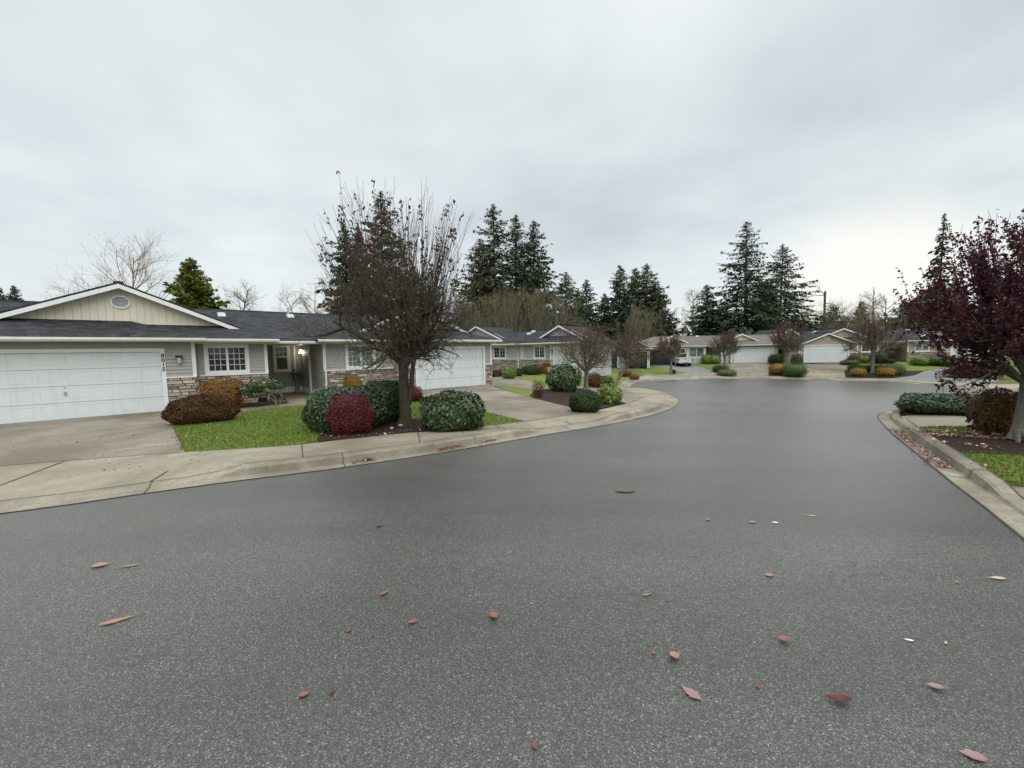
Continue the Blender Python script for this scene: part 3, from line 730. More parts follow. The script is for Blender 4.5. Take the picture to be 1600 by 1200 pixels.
def plum_meshes(seed, H, W, fork, trunk_r, tw=1.0, sprouts=200, sprout_len=(.9, 2.0), leaves=300, leaf_size=.075, all_leaves=0, lean=(0, 0), dense=1.0, mats=('bark', 'twig_olive', 'leaf_plum'),
                purple=None, double=False, nsc=9, curls=0, flat=1.0, fan=.55, dome=0, elmin=4, s4=4):
    rng = np.random.default_rng(seed); R = W/2
    B, T = Tubes(), Tubes()
    k = 8; z = np.linspace(0, 1, k+1)
    tr = np.zeros((1, k+1, 3)); tr[0, :, 2] = z*fork; tr[0, :, 0] = z*lean[0]+np.sin(z*4+seed)*.02; tr[0, :, 1] = z*lean[1]+np.cos(z*3+seed)*.02
    rad = trunk_r*(1+.55*np.exp(-z*9)-.12*z+.25*np.exp(-((z-1)/.12)**2))[None]
    B.addr(tr, rad, 12)
    # root flare
    a0 = rng.uniform(0, 6.28, 6); st = np.stack([np.cos(a0)*trunk_r*.55, np.sin(a0)*trunk_r*.55, np.full(6, .22)], -1)
    B.add(grow(rng, st, np.stack([np.cos(a0)*.7, np.sin(a0)*.7, np.full(6, -.75)], -1), np.full(6, .36), 3, -.2, .05), trunk_r*.45, trunk_r*.16, 6)
    top = tr[0, -1]
    az = np.arange(nsc)*2*np.pi/nsc + rng.normal(0, .22, nsc); el = np.radians(rng.uniform(22, 62, nsc)); el[::3] = np.radians(rng.uniform(60, 78, len(el[::3])))
    sd = np.stack([np.cos(az)*np.cos(el), np.sin(az)*np.cos(el), np.sin(el)], -1)
    Hc = (H-fork)
    sl = R*rng.uniform(.72, .95, nsc)/np.maximum(np.cos(el), .55); sl = np.minimum(sl, Hc*.72)
    st = np.repeat(top[None], nsc, 0) + np.array([0, 0, -1])*rng.uniform(.0, .14, nsc)[:, None]*fork
    sl *= flat + (1-flat)*(np.cos(el))
    if dome:
        el = np.radians(rng.uniform(8, 80, nsc)*np.tile([1, .55, .8], nsc)[:nsc]*(1-elmin/90)+elmin); sd = np.stack([np.cos(az)*np.cos(el), np.sin(az)*np.cos(el), np.sin(el)], -1)
        sl = .84/np.sqrt((np.cos(el)/R)**2 + (np.sin(el)/dome)**2)*rng.uniform(.85, 1.05, nsc)
    S = grow(rng, st, sd, sl, 7, .12 if dome else .35*flat, .15); B.add(S, trunk_r*.55, trunk_r*.15, 7, .75)
    if double:
        q = np.array([[[.08, -.05, .55], [.17, -.08, 1.0], [.20, -.08, 1.4], [.30, -.05, fork+.1], [.36, 0, fork+.5], [.5, .1, fork+1.0]]])
        B.add(q, trunk_r*.52, trunk_r*.3, 8)
    def kids(par, nper, t0, t1, l0, l1, spread, up, k, wob, side=.0):
        N = len(par)*nper; idx = np.repeat(np.arange(len(par)), nper); t = rng.uniform(t0, t1, N)
        p, d = sample(par, idx, t); perp = nrm(np.cross(d, rng.normal(0, 1, (N, 3))))
        out = p-top; out[:, 2] *= .3; out = nrm(out)
        nd_ = nrm(d*(1-spread) + perp*spread + out*side)
        return grow(rng, p, nd_, rng.uniform(l0, l1, N), k, up, wob)
    ns = lambda x: max(2, int(round(x*dense)))
    S2 = kids(S, ns(8), .22, 1, R*.28, R*.55, .62, .35, 5, .13, .15); B.add(S2, trunk_r*.21, trunk_r*.06, 5)
    S3 = kids(S2, ns(6), .15, 1, R*.14, R*.32, .68, .45, 4, .15, .1); T.add(S3, .0085*tw, .005*tw, 3)
    S4 = kids(S3, ns(s4), .1, 1, R*.08, R*.22, .7, .5, 3, .2); T.add(S4, .005*tw, .0032*tw, 3)
    Q = Tubes() if purple else T
    all_lp = [S4]
    if sprouts:
        par = np.concatenate([S2[:, -2:], S3[:, -2:]]) if False else S3
        w_ = np.clip((par[:, -1, 2]-fork)/Hc, .02, 1)**.8; w_ /= w_.sum()
        idx = rng.choice(len(par), sprouts, p=w_); p, d = sample(par, idx, rng.uniform(.6, 1, sprouts))
        out = p-top; out[:, 2] = 0; out = out/R
        dd = np.stack([out[:, 0]*fan, out[:, 1]*fan, np.ones(sprouts)], -1) + rng.normal(0, .10, (sprouts, 3))
        zr = np.clip((H-p[:, 2]), .3, 9)
        ln = np.minimum(rng.uniform(*sprout_len, sprouts), zr*rng.uniform(.75, 1.0, sprouts))
        SP = grow(rng, p, dd, ln, 5, .12, .035)
        tip = SP[:, -1]-top; rt = np.hypot(tip[:, 0], tip[:, 1]); env = R*1.16*np.sqrt(np.clip(1-((SP[:, -1, 2]-fork-.35*Hc)/(.72*Hc))**2, .12, 1))
        ok = rt < env; SP = np.concatenate([SP[ok], SP[ok][:max(0, sprouts-int(ok.sum()))]+rng.normal(0, .05, (min(int(ok.sum()), max(0, sprouts-int(ok.sum()))), 1, 3))])
        sprouts = len(SP); Q.add(SP, .0065*tw, .0028*tw, 3)
        sub = kids(SP, 2, .25, .85, .15, .45, .35, .3, 3, .06); Q.add(sub, .004*tw, .0024*tw, 3)
        all_lp.append(SP)
    if curls:
        par = S3[S3[:, -1, 2] < fork+Hc*.28]
        idx = rng.integers(0, len(par), curls); p, d = sample(par, idx, rng.uniform(.4, 1, curls))
        T.add(grow(rng, p, d*np.array([1, 1, .2]), rng.uniform(.5, 1.1, curls), 8, -2.4, .16), .0042*tw, .0022*tw, 3)
    meshes = [('trunk', B.mesh('trunk', M[mats[0]])), ('twigs', T.mesh('twigs', M[mats[1]]))]
    if purple and sprouts: meshes.append(('shoots', Q.mesh('shoots', M[purple])))
    Vs, Ns = [], []
    if leaves and sprouts:
        n_ = leaves; ncl = max(6, n_//7)
        ci = rng.choice(sprouts, ncl); ct = rng.choice([.95, .85, .7, .5], ncl, p=[.45, .25, .2, .1])
        i2 = rng.integers(0, ncl, n_); p, d = sample(SP, ci[i2], np.clip(ct[i2]+rng.normal(0, .06, n_), .1, 1))
        Vs.append(p + rng.normal(0, .025, p.shape) + np.array([0, 0, -.03]))
    if all_leaves:
        n1_ = int(all_leaves*.68); i2 = rng.integers(0, len(S4), n1_); p, d = sample(S4, i2, rng.uniform(.1, 1, n1_)); Vs.append(p + rng.normal(0, .03, p.shape))
        n2_ = all_leaves-n1_
        if sprouts: i2 = rng.integers(0, sprouts, n2_); p, d = sample(SP, i2, rng.uniform(.05, 1, n2_)); Vs.append(p + rng.normal(0, .025, p.shape))
    if Vs:
        pos = np.concatenate(Vs); nn = rng.normal(0, 1, pos.shape); nn[:, 2] = np.abs(nn[:, 2])*.6
        V, F = leaf_quads(rng, pos, nn, rng.uniform(.65, 1.15, len(pos))*leaf_size, .58, .7)
        meshes.append(('leaves', np_mesh('leaves', V, F, M[mats[2]], rng.random(len(F))**1.5)))
    return meshes
def plant(name, label, cat, loc, meshes, group=None, rz=0, scale=1.0):
    t = thing(name, label, cat, loc, rz, group, scale)
    for nm, me in meshes: obj_from(nm, me, t)
    return t

def bare_meshes(seed, H, W, stems=1, tw=1.0, nb=16, nt=7, up=.5, mats=('bark_grey', 'twig_pale'), r=.16, spread=.5, leaves=0, leafmat='leaf_gold', lsize=.16):
    rng = np.random.default_rng(seed); B, T = Tubes(), Tubes()
    az = rng.uniform(0, 6.28, stems); rr_ = rng.uniform(.05, .35, stems)*(0 if stems == 1 else 1)
    st = np.stack([np.cos(az)*rr_, np.sin(az)*rr_, np.full(stems, -.2)], -1)
    tilt = rng.uniform(.05, .3, stems)*(0.25 if stems == 1 else 1)
    dr = np.stack([np.cos(az)*tilt, np.sin(az)*tilt, np.ones(stems)], -1)
    S = grow(rng, st, dr, H*rng.uniform(.8, 1.0, stems), 9, .1, .05); B.add(S, r, r*.12, 6)
    N = stems*nb; idx = np.repeat(np.arange(stems), nb); t = rng.uniform(.22, .97, N); p, d = sample(S, idx, t)
    a = rng.uniform(0, 6.28, N); hd = np.stack([np.cos(a), np.sin(a), np.zeros(N)], -1)
    L = W*.5*rng.uniform(.6, 1.1, N)*np.clip(1.25-t, .25, 1)*1.3
    S2 = grow(rng, p, d*(1-spread)+hd*spread, L, 6, up, .09); B.add(S2, r*.26, r*.07, 4)
    N3 = N*nt; idx = np.repeat(np.arange(N), nt); p, d = sample(S2, idx, rng.uniform(.2, 1, N3)); pp = nrm(np.cross(d, rng.normal(0, 1, (N3, 3))))
    S3 = grow(rng, p, d*.6+pp*.45, W*rng.uniform(.08, .22, N3), 4, up*.6, .10); T.add(S3, .016*tw, .008*tw, 3)
    N4 = N3*3; idx = np.repeat(np.arange(N3), 3); p, d = sample(S3, idx, rng.uniform(.15, 1, N4)); pp = nrm(np.cross(d, rng.normal(0, 1, (N4, 3))))
    S4 = grow(rng, p, d*.6+pp*.5, W*rng.uniform(.04, .11, N4), 3, up*.5, .12); T.add(S4, .010*tw, .006*tw, 3)
    ms = [('trunk', B.mesh('trunk', M[mats[0]])), ('twigs', T.mesh('twigs', M[mats[1]]))]
    if leaves:
        i = rng.integers(0, N4, leaves); p, d = sample(S4, i, rng.uniform(.3, 1, leaves)); nn = rng.normal(0, 1, p.shape)
        V, F = leaf_quads(rng, p, nn, rng.uniform(.6, 1.2, leaves)*lsize, .6, .3); ms.append(('leaves', np_mesh('leaves', V, F, M[leafmat], rng.random(leaves))))
    return ms

def conifer_meshes(seed, H, R, mat='conifer', nlev=46, per=7, m=13, droop=.28, base=.06, gap=.25, power=.8, size=.48, ragged=.35):
    rng = np.random.default_rng(seed); B = Tubes()
    k = 10; z = np.linspace(0, 1, k+1); tr = np.zeros((1, k+1, 3)); tr[0, :, 2] = z*H; tr[0, :, 0] = np.sin(z*3+seed)*.12
    B.addr(tr, (H*.013*(1-z)+.03)[None], 7)
    N = nlev*per; lv = np.repeat(np.arange(nlev), per); t = base+(1-base)*(lv+rng.uniform(-.6, .6, N))/nlev; t = np.clip(t, base, .995)
    lump = 1+ragged*np.sin(rng.uniform(0, 6.28)+lv*1.3)*rng.uniform(0, 1, N)
    a = rng.uniform(0, 6.28, N); sect = 1+.22*np.sin(a*3+lv*.5)
    L = R*np.power(1-t, power)*rng.uniform(.5, 1.12, N)*lump*sect + .25
    L *= np.where(rng.random(N) < gap, .55, 1); L = np.minimum(L, R*np.power(1-t, power)*1.25+.3)
    p0 = np.stack([np.sin(t*3+seed)*.12, np.zeros(N), t*H], -1)
    dz = .25-droop*(1.2-t)*1.3
    dr = np.stack([np.cos(a), np.sin(a), dz], -1)
    Bp = grow(rng, p0, dr, L, 4, -.12+rng.uniform(0, .35, N), .07); B.add(Bp, .05*H/25, .012, 3)
    cnt = np.maximum(3, (m*L/max(R, .1)).astype(int)+3); idx = np.repeat(np.arange(N), cnt); q = len(idx)
    u = rng.uniform(.12, 1.0, q)**.8; p, d = sample(Bp, idx, u)
    hor = nrm(np.cross(d, np.array([0, 0, 1.0])))
    sw = rng.uniform(-1, 1, q)[:, None]*(L[idx]*.20*(1.15-u))[:, None]
    pos = p + hor*sw + np.array([0, 0, -1])*rng.uniform(0, .35, q)[:, None]*size
    ln = nrm(d*.7 + hor*np.sign(sw)*.6 + np.array([0, 0, -1])*rng.uniform(.1, .8, q)[:, None] + rng.normal(0, .22, (q, 3)))
    sz = (size*rng.uniform(.55, 1.25, q))[:, None]*np.clip(.28+1.1*(L[idx]/max(R, .1)), .28, 1.1)[:, None]
    wd = nrm(np.cross(ln, rng.normal(0, 1, (q, 3)))+hor*.4)
    A = pos-ln*sz*.5; Bq = pos+wd*sz*.24; Cq = pos+ln*sz*.6; Dq = pos-wd*sz*.24
    V = np.stack([A, Bq, Cq, Dq], 1).reshape(-1, 3)
    fol = np_mesh('foliage', V, np.arange(q*4).reshape(q, 4), M[mat], np.clip(rng.random(q)*.75+.25*u*rng.random(q), 0, 1))
    return [('trunk', B.mesh('trunk', M['bark_dark'])), ('foliage', fol)]

def shrub_mesh(seed, w, dp, h, mat, leaf, n, sq=2.3, lump=.11, low=.42, flop=.35, aspect=.55, shell=.22, core=True, taper=0.0):
    rng = np.random.default_rng(seed)
    d = nrm(rng.normal(0, 1, (int(n*1.5), 3)))
    def surf(d):
        r = (np.abs(d[:, 0])**sq+np.abs(d[:, 1])**sq+np.abs(d[:, 2])**sq)**(-1/sq)
        ph = np.random.default_rng(seed+5).uniform(0, 6.28, 8)
        l = sum(np.sin(d[:, i % 3]*(3+i)+d[:, (i+1) % 3]*(2.2+i)+ph[i]) for i in range(6))/6
        return r*(1+lump*l*1.8)
    zc_ = h*low
    r = surf(d)
    sc = np.array([w/2, dp/2, 1.0]); p = d*r[:, None]*sc
    p[:, 2] = np.where(d[:, 2] > 0, d[:, 2]*r*(h-zc_), d[:, 2]*r*zc_*1.12)+zc_
    if taper: p[:, :2] *= (1-taper*np.clip(1-p[:, 2]/h, 0, 1))[:, None]
    depth_ = 1-rng.random(len(d))**2.2*shell
    c0 = np.array([0, 0, zc_]); p = c0+(p-c0)*depth_[:, None]*(1+rng.normal(0, .018, len(d))+np.where(rng.random(len(d)) < .06, rng.uniform(0, .10 if shell > .1 else .04, len(d)), 0))[:, None]
    keep = p[:, 2] > .01; p, d = p[keep][:n], d[keep][:n]
    nn = nrm(d/np.array([w/2, dp/2, h/2]))+rng.normal(0, flop, d.shape)+np.array([0, 0, .25])
    V, F = leaf_quads(rng, p, nn, rng.uniform(.6, 1.25, len(p))*leaf, aspect, .35)
    ph = np.random.default_rng(seed+9).uniform(0, 6.28, 3)
    blot = .5+.5*np.sin(d[:len(p), 0]*4+ph[0])*np.sin(d[:len(p), 1]*3.4+ph[1]+d[:len(p), 2]*3)
    tint = np.clip(rng.random(len(F))**1.3*.72+.30*blot*rng.random(len(F))**.5, 0, 1)
    if core:
        a = np.linspace(0, 2*np.pi, 19)[:-1]; b = np.linspace(-.5*np.pi, .5*np.pi, 11)
        dd = np.stack([np.cos(b)[:, None]*np.cos(a), np.cos(b)[:, None]*np.sin(a), np.repeat(np.sin(b)[:, None], 18, 1)], -1).reshape(-1, 3)
        rr_ = surf(dd)*(.80 if shell > .15 else .9); q = dd*rr_[:, None]*sc
        q[:, 2] = np.where(dd[:, 2] > 0, dd[:, 2]*rr_*(h-zc_), dd[:, 2]*rr_*zc_*1.05)+zc_
        if taper: q[:, :2] *= (1-taper*np.clip(1-q[:, 2]/h, 0, 1))[:, None]
        q[:, 2] = np.maximum(q[:, 2], .0)
        ids = np.arange(11*18).reshape(11, 18)+len(V); nx = np.roll(ids, -1, 1)
        cf = np.stack([ids[:-1], nx[:-1], nx[1:], ids[1:]], -1).reshape(-1, 4)
        V = np.concatenate([V, q]); F = np.concatenate([F, cf]); tint = np.concatenate([tint, np.full(len(cf), .3)])
    return np_mesh('shrub', V, F, M[mat], tint)
def view_dir(p): v = Vector((p[0], p[1], 0)); return v.normalized()
SH = [0]
def shrub(name, label, x0, x1, yt, yb, mat, leaf=.07, n=2500, sq=2.4, ratio=.85, cat='shrub', group=None, off=.16, hk=.96, **kw):
    """a clipped or loose shrub standing where its base is seen"""
    SH[0] += 1
    b = P((x0+x1)/2, yb, off); k = mpp(b); w = (x1-x0)*k
    c0 = b + view_dir(b)*(w*ratio*.42); k2 = mpp(c0)
    w = (x1-x0)*k2*.97; h = (yb-yt)*k2*hk
    c0 = g2(c0, off-.01)
    me = shrub_mesh(SH[0]*7, w, w*ratio, h, mat, leaf, n, sq, **kw)
    o = obj_from(name, me, None, c0); o.rotation_euler = (0, 0, -math.atan2(c0.x, c0.y))
    return tag(o, label, cat, group)
# ------------------------------------------------------------------ the plants of the street
base = P(634, 664, .165); k = mpp(base)
plant('plum_tree', 'large bare plum tree with long upright shoots and few red leaves between rounded hedges', 'tree', base,
      plum_meshes(3, 6.5, 4.35, 1.80, .140, sprouts=480, sprout_len=(.9, 2.6), leaves=1600, leaf_size=.09, dense=1.0, s4=3, dome=2.6, elmin=23, fan=.80, double=True, mats=('bark_dark', 'bark_mid', 'leaf_plum_brown'), nsc=16, curls=90), rz=.4)
TREES = [
 (916, 612, 138, 100, .34, 11, 'low bare plum tree with mossy domed crown beside the round rhododendron', 'twig_olive', 'twig_purple', 0, (0, 0)),
 (960, 601, 92, 72, .42, 12, 'slanting bare plum tree leaning right beside the orange boulder shrub', 'twig_olive', 'twig_purple', 0, (.9, 0)),
 (1048, 585, 72, 60, .36, 13, 'small bare plum tree on the lawn in front of the silver pickup', 'twig_olive', 'twig_purple', 0, (0, 0)),
 (1132, 578, 60, 62, .34, 14, 'small bare plum tree behind a dark mounded hedge beside the tan roofed house', 'twig_olive', 'twig_purple', 0, (0, 0)),
 (1229, 575, 70, 74, .34, 15, 'reddish topped plum tree in the bed between the two far driveways', 'twig_olive', 'twig_purple', 160, (0, 0)),
 (1363, 583, 92, 84, .34, 16, 'bare plum tree between two golden clipped shrubs in the far corner bed', 'twig_olive', 'twig_purple', 60, (0, 0)),
]
for (x, y, wpx, hpx, fk, seed, lab, tm, pm, lv, ln) in TREES:
    b = P(x, y, .16); q = mpp(b); Hh, Ww = hpx*q, wpx*q
    far = max(1.0, depth(b)/16)
    plant('plum_tree', lab, 'tree', b, plum_meshes(seed, Hh, Ww*{11: 1.0, 12: .86, 16: .82}.get(seed, .76), Hh*fk, Ww*.026, tw=far*.8, sprouts=320, sprout_len=(Hh*.12, Hh*.30), leaves=lv, leaf_size=.12, dense=.95, lean=ln,
          mats=('bark_grey', tm, 'leaf_plum_bright'), purple=pm, nsc=9))
b = P(1589, 688, .165)
plant('plum_tree', 'purple leaved plum tree with dense dark red foliage at the right kerb', 'tree', b,
      plum_meshes(21, 4.95, 4.0, 1.2, .122, sprouts=260, sprout_len=(.6, 1.5), leaves=0, leaf_size=.08, all_leaves=33000, dome=3.0, elmin=20, lean=(.30, .1), dense=1.05, mats=('bark_grey', 'bark_dark', 'leaf_plum'), nsc=13), rz=0)

S = shrub
S('heath_mound', 'low wide brown mound shrub at the corner of the lawn beside the first driveway', 269, 368, 618, 662, 'leaf_brown', .065, 15000, 2.1, .55, lump=.05, flop=.6, aspect=.5, low=.35, shell=.10)
S('orange_shrub', 'square clipped orange brown shrub against the stone wall behind the brown mound', 321, 376, 592, 640, 'leaf_orange', .06, 4200, 4.0, .7)
S('laurel_hedge', 'big rounded dark green laurel wrapping behind the square red barberry', 485, 606, 607, 676, 'leaf_laurel', .10, 5200, 3.0, .8, low=.45)
S('barberry_shrub', 'square clipped deep red barberry in front of the laurels', 518, 584, 616, 680, 'leaf_red', .045, 9000, 3.6, .8, low=.5)
S('laurel_hedge', 'dark green laurel block standing directly behind the large plum trunk', 570, 640, 596, 662, 'leaf_dark', .09, 3800, 3.2, .9, low=.5)
S('laurel_hedge', 'barrel shaped dark laurel on the sidewalk edge, right of the large plum trunk', 661, 755, 616, 674, 'leaf_laurel', .10, 5200, 3.0, .75, low=.47)
S('red_mound', 'small red mound shrub peeping out right of the plum trunk by the white garage', 634, 662, 604, 628, 'leaf_red', .06, 1400, 2.6, .8)
S('orange_shrub', 'small square orange shrub against the stone under the curtained window', 537, 566, 586, 618, 'leaf_gold', .06, 2000, 4.0, .8)
S('twiggy_shrub', 'small rust red twiggy shrub at the edge of the second driveway', 830, 853, 594, 622, 'leaf_rust', .07, 900, 2.5, .9, core=False, shell=.7, taper=.35)
S('rhododendron', 'large round rhododendron with open leggy base beside the bare plum', 852, 908, 569, 613, 'leaf_rhodo', .15, 2600, 2.2, .95, lump=.14, low=.45, core=True, shell=.4)
S('boxwood_dome', 'smooth dark green clipped dome at the tip of the mulch bed', 889, 939, 611, 645, 'leaf_dark', .05, 6500, 2.5, .9, lump=.03, shell=.08)
S('lime_shrub', 'bright lime green leafy round shrub near the corner of the sidewalk', 934, 971, 600, 632, 'leaf_lime', .12, 1500, 2.3, .95, lump=.12, shell=.3)
S('lime_shrub', 'yellow green mound shrub in front of the pale house by the planter box', 784, 807, 573, 592, 'leaf_lime', .12, 900, 2.3, .9)
S('dark_shrub', 'small dark shrub between the lime mound and the pale house corner', 804, 817, 575, 588, 'leaf_dark', .11, 500, 2.4, .9)
S('clipped_hedge', 'low dark green hedge along the pale house under its right window', 816, 846, 570, 586, 'leaf_dark', .11, 1100, 4.0, .5)
S('orange_shrub', 'square orange shrub at the end of the pale house hedge', 845, 858, 567, 584, 'leaf_orange', .11, 600, 4.0, .8)
S('red_mound', 'rust red mound shrub just behind the planter box of the pale house', 778, 786, 576, 588, 'leaf_rust', .1, 300, 2.4, .9)
S('rust_mound', 'dark rust round shrub behind the bare plum trunk', 917, 941, 582, 606, 'leaf_rust', .09, 1300, 2.4, .9)
S('green_block', 'dull olive square shrub beside the orange boulder shrub', 936, 958, 588, 604, 'leaf_box', .09, 1200, 3.6, .8)
S('orange_mound', 'small bright orange mound shrub in front of the olive block', 931, 944, 592, 604.5, 'leaf_orange', .08, 700, 2.4, .9)
S('rust_mound', 'flat dark red mound shrub behind the slanting plum tree', 966, 988, 578, 589, 'leaf_rust', .1, 700, 2.3, .7)
S('orange_mound', 'smooth rusty orange mound shrub at the bay edge', 983, 999, 584, 594, 'leaf_orange', .09, 700, 2.3, .8, lump=.03)
S('clipped_hedge', 'tall dark hedge block beside the tailgate of the pickup', 1075, 1090, 552, 568, 'leaf_dark', .13, 500, 4.0, .6)
S('lime_shrub', 'round yellow green shrub by the white door of the tan roofed house', 1096, 1112, 553, 569, 'leaf_lime', .14, 700, 2.5, .9)
S('lime_shrub', 'second yellow green shrub touching the bare plum tree on the tan house lawn', 1108, 1126, 554.5, 569, 'leaf_lime', .14, 700, 2.5, .9)
S('dark_mound', 'dark flat topped hedge mound on the lawn beside the far bare plum', 1113, 1137, 570.5, 583, 'leaf_dark', .10, 1000, 3.2, .7)
S('juniper', 'spreading grey green juniper at the edge of the tan house driveway', 1120, 1150, 577, 588, 'leaf_juniper', .13, 900, 2.2, .7, low=.3)
S('dark_mound', 'tiny dark clipped mound at the foot of the small plum by the pickup', 1046, 1056, 577, 584.5, 'leaf_dark', .10, 300, 2.4, .9)
S('clipped_hedge', 'dark hedge block at the right end of the tan house garage', 1201, 1222, 553, 570, 'leaf_dark', .13, 900, 4.0, .5)
S('clipped_hedge', 'dark olive hedge block against the left side of the far round vent garage', 1237, 1253, 553, 570, 'leaf_box', .13, 700, 4.0, .5)
S('gold_mound', 'golden round mound shrub in the bed between the far driveways', 1202, 1227, 569, 586, 'leaf_gold', .11, 1300, 2.6, .8)
S('green_mound', 'bright green barrel shrub beside the golden mound between far driveways', 1224, 1258, 568, 590, 'leaf_box', .11, 2200, 3.0, .8)
S('dark_mound', 'flat grey green low mound at the right edge of the far garage door', 1314, 1341, 562.5, 571, 'leaf_juniper', .11, 900, 2.3, .6)
S('red_mound', 'red rounded shrub near the far garage with the round vent', 1324, 1344, 556, 568, 'leaf_red', .12, 800, 2.3, .8)
S('lime_shrub', 'yellow green loose shrub behind the red rounded shrub', 1338, 1358, 554, 568, 'leaf_lime', .13, 600, 2.4, .8)
S('clipped_hedge', 'dark square hedge behind the left golden shrub of the corner bed', 1327, 1348, 570, 582, 'leaf_dark', .11, 900, 4.5, .6)
S('clipped_hedge', 'dark square hedge behind the trunk of the corner bed plum', 1351, 1378, 570, 583, 'leaf_dark', .11, 1000, 4.5, .6)
S('gold_mound', 'golden clipped mound left of the corner bed plum tree', 1330, 1351, 575, 589, 'leaf_gold', .10, 1200, 2.7, .8)
S('gold_mound', 'golden clipped mound right of the corner bed plum tree', 1372, 1398, 574, 589, 'leaf_gold', .10, 1400, 2.7, .8)
S('green_mound', 'green rounded block behind the right golden mound of the corner bed', 1376, 1409, 569, 587, 'leaf_box', .11, 1800, 3.0, .7)
S('green_mound', 'tall dark green shrub in front of the far house wall behind the corner bed', 1362, 1386, 548, 569, 'leaf_dark', .14, 900, 2.6, .8)
S('lime_shrub', 'loose yellow green shrub on the far lawn by the porch post', 1425, 1452, 557, 572, 'leaf_lime', .15, 1100, 2.3, .8, lump=.14)
S('green_mound', 'brownish green shrub under the far blue curtained window', 1446, 1500, 556, 573, 'leaf_box', .15, 1400, 2.3, .6, lump=.14)
S('dark_mound', 'small black green bush at the far porch step', 1384, 1398, 560, 568, 'leaf_dark', .12, 400, 2.4, .9)
S('laurel_hedge', 'low wide pale green laurel mound across the road from the far bed', 1420, 1531, 616, 648, 'leaf_laurel', .09, 6500, 2.6, .5, low=.42, off=.165)
S('photinia_shrub', 'round copper orange leaved shrub at the foot of the purple plum tree', 1524, 1594, 607, 680, 'leaf_rust', .085, 2600, 2.5, .9, lump=.09, shell=.35)
S('dark_mound', 'dark reddish low bed shrub across the street behind the purple plum', 1480, 1560, 571, 592, 'leaf_maroon', .15, 1400, 2.3, .5)

# small cloud pruned rhododendron by the entry path: bare stems carrying flat leaf pads
b = P(434, 633, .17); q = mpp(b)
t = thing('pruned_rhododendron', 'small tree-like rhododendron with bare forked stems and flat leaf pads by the entry path', 'shrub', b, -math.atan2(b.x, b.y))
tb = Tubes(); rng = np.random.default_rng(4)
def px_l(x, y): return ((x-434)*q, 0, (633-y)*q)
paths = [[(434,633),(430,620),(424,612),(415,604)], [(434,633),(438,622),(437,612),(440,603)], [(432,632),(424,618),(410,610),(400,605)], [(436,630),(441,618),(440,610),(446,600)]]
tb.add(np.array([[np.array(px_l(*p))+rng.normal(0, .03, 3)*np.array([1, 2, 0]) for p in pa] for pa in paths]), .028, .014, 6)
obj_from('stem', tb.mesh('stem', M['bark_grey']), t)
for i, (x, y, w_, h_) in enumerate([(399,604,26,17), (414,596,34,15), (432,599,26,14), (407,610,26,14)]):
    me = shrub_mesh(300+i, w_*q*1.15, w_*q*1.1, h_*q, 'leaf_rhodo', .12, 330, 2.2, low=.35, core=False, shell=.6, lump=.12)
    o = obj_from('leaf_pad', me, t); lx = px_l(x, y+8); o.location = (lx[0], rng.uniform(-.15, .15), lx[2]-.02)

# lawns: short blades, one mass per lawn
def scatter(o, dens, rng):
    me = o.data; tri = []
    vs = np.array([v.co[:] for v in me.vertices]); me.calc_loop_triangles()
    T3 = np.array([l.vertices[:] for l in me.loop_triangles]); a, b_, c_ = vs[T3[:, 0]], vs[T3[:, 1]], vs[T3[:, 2]]
    ar = .5*np.linalg.norm(np.cross(b_-a, c_-a), axis=1); n_ = int(min(ar.sum()*dens, 90000))
    i = rng.choice(len(ar), n_, p=ar/ar.sum()); u, v = rng.random(n_), rng.random(n_); f = u+v > 1; u[f], v[f] = 1-u[f], 1-v[f]
    return a[i]+(b_-a)[i]*u[:, None]+(c_-a)[i]*v[:, None]
rng = np.random.default_rng(8)
for o, dens, hh in LAWNS:
    if not dens: continue
    p = scatter(o, dens, rng); n_ = len(p); a = rng.uniform(0, 6.28, n_); h_ = hh*rng.uniform(.5, 1.2, n_)
    sd = np.stack([np.cos(a), np.sin(a), np.zeros(n_)], -1)*(.010*rng.uniform(.6, 1.3, n_))[:, None]
    tip = p+np.stack([rng.normal(0, .018, n_), rng.normal(0, .018, n_), h_], -1)
    V = np.stack([p-sd, p+sd, tip], 1).reshape(-1, 3)
    patchy = .5+.5*np.sin(p[:, 0]*1.9+np.sin(p[:, 1]*2.3)*1.4)*np.cos(p[:, 1]*1.5)
    g = obj_from('grass', np_mesh('grass', V, np.arange(n_*3).reshape(n_, 3), M['grass'], np.clip(rng.random(n_)*.7+.25*patchy, 0, 1)))
    g['kind'] = 'stuff'

